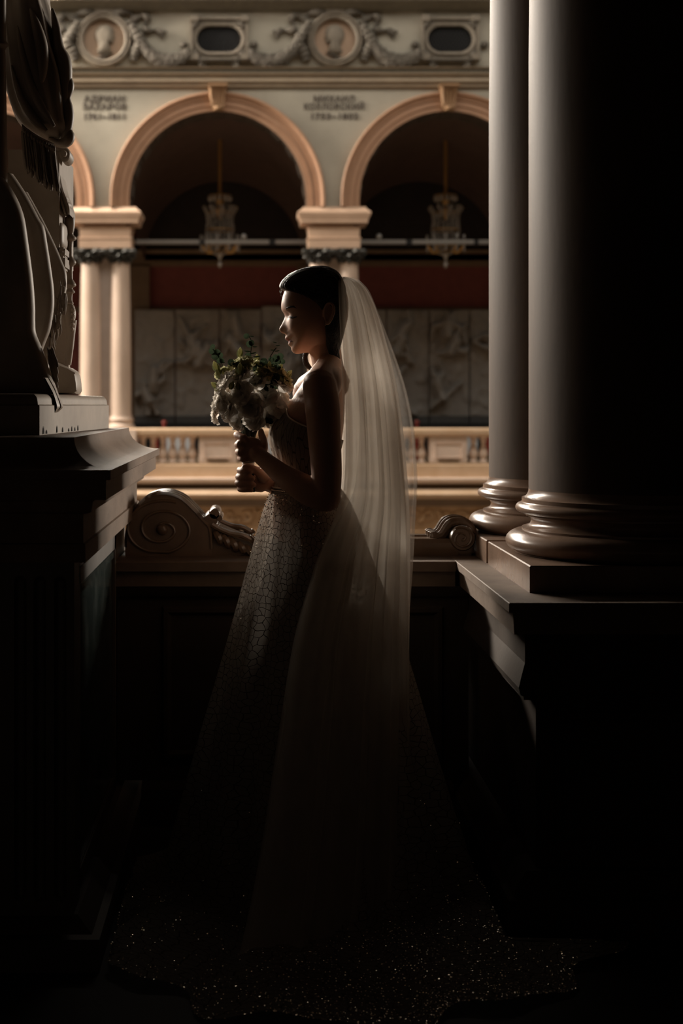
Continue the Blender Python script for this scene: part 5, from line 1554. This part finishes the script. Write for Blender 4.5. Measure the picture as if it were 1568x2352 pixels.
M['petal_green'] = petal_mat('greenish_petal', (.62,.60,.36), .5)
M['bud'] = petal_mat('green_bud', (.22,.24,.11))
M['leaf'] = petal_mat('eucalyptus_leaf', (.034,.050,.028), .35)
M['stem'] = mat('dark_green_stem', (.02,.035,.022), .5)
M['ribbon'] = mat('white_ribbon', (.70,.62,.55), .5)
bq = thing('bouquet', Bp(572, 1128, 3.962), 'round bridal bouquet of white lisianthus with eucalyptus sprigs in her hands', 'bouquet')
r5 = random.Random(21)
def frame(axis):
    n = Vector(axis).normalized(); u = n.orthogonal().normalized(); return u, n.cross(u), n
def flower(c, axis, R, m, petals=14, ruffle=1.0, nm='flower'):
    u, v, n = frame(axis)
    t = thing(nm, (0,0,0)); t.parent = bq; t.location = Vector(c) - bq.location
    pid = 0
    for ring, (cnt, op, ln, w) in enumerate(((6,1.35,1.05,.72),(6,1.0,1.0,.68),(5,.66,.86,.58),(4,.32,.66,.45))):
        for k in range(cnt):
            az = 2*math.pi*(k+.5*ring+r5.uniform(-.12,.12))/cnt
            d = (u*math.cos(az)+v*math.sin(az))
            tn = n.cross(d)
            L_ = R*ln*r5.uniform(.9,1.08); W_ = R*w*r5.uniform(.9,1.1)
            rows = []
            s1 = r5.uniform(0,6)
            for i in range(9):
                a = i/8
                row = []
                for j in range(11):
                    s = -1+2*j/10
                    ae = a*(1-.20*s*s)                      # rounded tip
                    ang_ = op*(.30+.80*ae) + .10*math.sin(ae*3+s1)
                    ctr_ = Vector(c) + d*(L_*ae*math.sin(ang_)) + n*(L_*ae*math.cos(ang_) - R*.25)
                    wd = W_*1.12*math.sin(min(1, .12+a*1.05)*math.pi*.5)**.9*(1-.22*max(0, a-.7)/.3)
                    rf = ruffle*R*.085*a*a*math.sin(s*9+s1+pid)*(.4+abs(s)) + r5.uniform(-1,1)*R*.02*a
                    cup = .30*R*s*s*(1-a*.5)
                    row.append(ctr_ + tn*(wd*s) + n*(cup + rf) + d*rf*.7)
                rows.append(row)
            MB().grid(rows).build('petal', m, t, angle=0, normals=False)
            pid += 1
    return t
YQ = 3.962
def Q(px, py, dy=0.0): return Bp(px, py, YQ+dy)
ctr = Q(575, 905)
# big white blooms: px, py, depth offset, radius
for px, py, dy, R in ((520,882,-.045,.036),(556,870,-.055,.034),(508,915,-.03,.036),(530,935,-.06,.040),(577,930,-.075,.042),(610,912,-.05,.038),(640,885,-.02,.040),(633,930,-.03,.036),(590,880,-.06,.034),(545,958,-.04,.034),(585,960,-.05,.036),(500,945,.0,.034),(560,905,-.085,.036),(618,955,-.01,.034),(535,905,.05,.038),(600,900,.06,.040),(560,950,.05,.036),(640,915,.04,.034)):
    c = Q(px, py, dy); ax = (c-ctr); ax = Vector((ax.x-.045, ax.y*1.0, ax.z*.8+.045))
    if px == 577: ax = Vector((-.02,-.1,-.03))
    flower(c, ax, R, M['petal'])
# smaller greenish blooms and buds near the top
for px, py, dy, R in ((545,838,-.02,.026),(565,832,-.03,.024),(530,850,.0,.024),(560,850,-.045,.026),(585,838,.0,.022),(605,862,-.05,.026),(622,858,-.03,.026),(650,868,-.02,.028),(655,882,.0,.026),(613,845,.02,.024),(640,853,.02,.024),(508,858,.0,.022)):
    c = Q(px, py, dy); ax = (c-ctr)+Vector((0,0,.03)); flower(c, ax, R, M['petal_green'], ruffle=1.3, nm='small_flower')
def bud(px, py, dy, s, tilt=0.0):
    c = Q(px, py, dy)
    t = thing('bud', (0,0,0)); t.parent = bq; t.location = c - bq.location
    ax = Vector((math.sin(tilt), 0, math.cos(tilt)))
    u, v, n = frame(ax)
    rows = []
    for a, r in ((0,.15),(.15,.6),(.4,1),(.65,.85),(.85,.5),(1,.12)):
        rows.append([c + n*(s*2.4*(a-.4)) + (u*math.cos(q)+v*math.sin(q))*s*.62*r*(1+.12*math.sin(q*3+a*6)) for q in np.linspace(0, 2*math.pi, 13)[:-1]])
    MB().grid(rows, closeu=True).build('bud_petals', M['petal_green'], t)
    for k in range(4):
        az = 2*math.pi*k/4
        d = u*math.cos(az)+v*math.sin(az); tn = n.cross(d)
        MB().grid([[c + n*(s*(-1+1.9*a)) + d*s*(.35+.5*math.sin(a*2.4)) + tn*s*w_*e for e in (-.3,0,.3)] for a, w_ in ((0,.5),(.3,1),(.6,.8),(1,.1))]).build('sepal', M['bud'], t, normals=False)
for args in ((551,813,0,.012,.1),(497,845,-.01,.013,-.35),(504,862,-.02,.012,-.5),(552,851,-.07,.013,0),(495,886,-.02,.010,-.9),(503,898,-.04,.009,-1.2),(533,888,-.085,.010,.4),(548,889,-.09,.009,-.2),(609,850,-.02,.011,.2),(642,847,.0,.011,.4),(660,862,.0,.012,.7),(590,825,.02,.010,.0),(617,842,-.02,.010,.1)): bud(*args)
def sprig(pts, leaves, dy=0.0):
    t = thing('eucalyptus_sprig', (0,0,0)); t.parent = bq; t.location = Q(pts[0][0], pts[0][1], dy) - bq.location
    pp = cr([Q(p[0], p[1], dy + (p[2] if len(p) > 2 else 0)) for p in pts], 6)
    MB().tube(pp, [.0014]*(len(pp)-1)+[.0007], 6).build('stalk', M['stem'], t)
    for px, py, r, ax in leaves:
        c = Q(px, py, dy + r5.uniform(-.008,.008))
        if ax == 'f': n_ = Vector((r5.uniform(-.4,.4), -1, r5.uniform(-.3,.4)))
        else: n_ = Vector((r5.uniform(-.3,.3), -.22, 1))
        u, v, n = frame(n_)
        rr = r/FPX*4.0
        rows = [[c + (u*math.cos(q)+v*math.sin(q))*rr*s_ + n*(rr*.25*s_*s_) for q in np.linspace(0, 2*math.pi, 15)[:-1]] for s_ in (.05,.4,.75,1)]
        MB().grid(rows, closeu=True).build('leaf', M['leaf'], t, normals=False)
sprig([(574,850),(575,820),(577,800),(577,785),(572,774)], [(566,774,7,'f'),(577,775,6,'e'),(572,792,8,'f'),(578,789,7,'f'),(585,799,6,'e'),(568,810,8,'e'),(582,814,8,'e'),(570,818,7,'f'),(590,822,9,'e')])
sprig([(612,850),(618,825),(628,808),(634,800)], [(630,789,5,'e'),(637,797,6,'e'),(626,807,6,'e'),(636,809,6,'e'),(642,820,8,'f'),(633,824,9,'f'),(622,828,7,'f'),(638,832,7,'f'),(648,832,6,'f'),(627,840,8,'f'),(636,848,9,'f'),(606,832,9,'f'),(596,842,10,'f'),(612,858,10,'f')], -.01)
sprig([(515,850),(505,825),(496,812),(489,802)], [(489,797,6,'f'),(487,807,8,'f'),(499,811,8,'f'),(495,820,9,'f'),(506,817,7,'f'),(504,829,7,'f'),(510,829,6,'f'),(512,835,6,'e')], .01)
sprig([(560,870),(548,850),(533,832)], [(532,834,8,'f'),(540,838,7,'f'),(590,850,10,'f'),(598,858,11,'f'),(586,862,10,'f'),(610,870,11,'f'),(600,880,12,'f'),(622,872,11,'f')], -.035)
sprig([(600,965),(615,962),(622,966)], [(612,965,7,'f'),(620,967,7,'f'),(540,970,6,'f'),(547,963,6,'f')], -.03)
sprig([(575,900),(600,890),(630,880)], [(575,880,10,'f'),(592,872,12,'f'),(615,888,13,'f'),(632,868,10,'f'),(628,885,12,'f'),(600,893,11,'f'),(570,895,10,'f'),(545,900,9,'f')], -.05)
# stems gathered in a dark sheaf, ribbon at the hands
for k in range(22):
    a = 2*math.pi*k/22; rr = r5.uniform(.5,1)
    pts = [Q(575+44*math.cos(a)*rr, 935, .045*math.sin(a)*rr), Q(574+30*math.cos(a)*rr, 968, .03*math.sin(a)*rr), Q(571+15*math.cos(a)*rr, 1000, .016*math.sin(a)*rr), Q(570+11*math.cos(a)*rr, 1060, .012*math.sin(a)*rr), Q(572+12*math.cos(a)*rr, 1128, .012*math.sin(a)*rr)]
    pp = cr(pts, 5); MB().tube(pp, .0042, 7).build('stem', M['stem'], bq)
q0 = Q(570,1066); 
MB().lathe([(.0165,-.010),(.0175,-.008),(.0175,.008),(.0165,.010)], q0.x, q0.y, 20, q0.z, cap=False).build('ribbon_wrap', M['ribbon'], bq)
MB().lathe([(.0165,-.002),(.0178,-.001),(.0178,.001),(.0165,.002)], q0.x, q0.y, 20, Q(570,1060).z, cap=False).build('ribbon_edge', M['stem'], bq)
for px, py, a in ((544,988,0),(552,988,.6)):
    c = Q(px, py, -.02)
    MB().grid([[c + Vector((.007*(i-1.5), .004*math.sin(i*2+j), .004*j + .003*math.sin(i*2.2+a))) for i in range(4)] for j in range(3)]).build('ribbon_frill', M['ribbon'], bq, normals=False)

# ---- bride and bouquet stand a little nearer the parapet than the plane they were drawn on
for o in (bride, bq):
    k_ = 4.15/4.0
    o.scale = (k_, k_, k_)
    o.location = (o.location.x*k_, o.location.y*k_, EYE + (o.location.z-EYE)*k_)
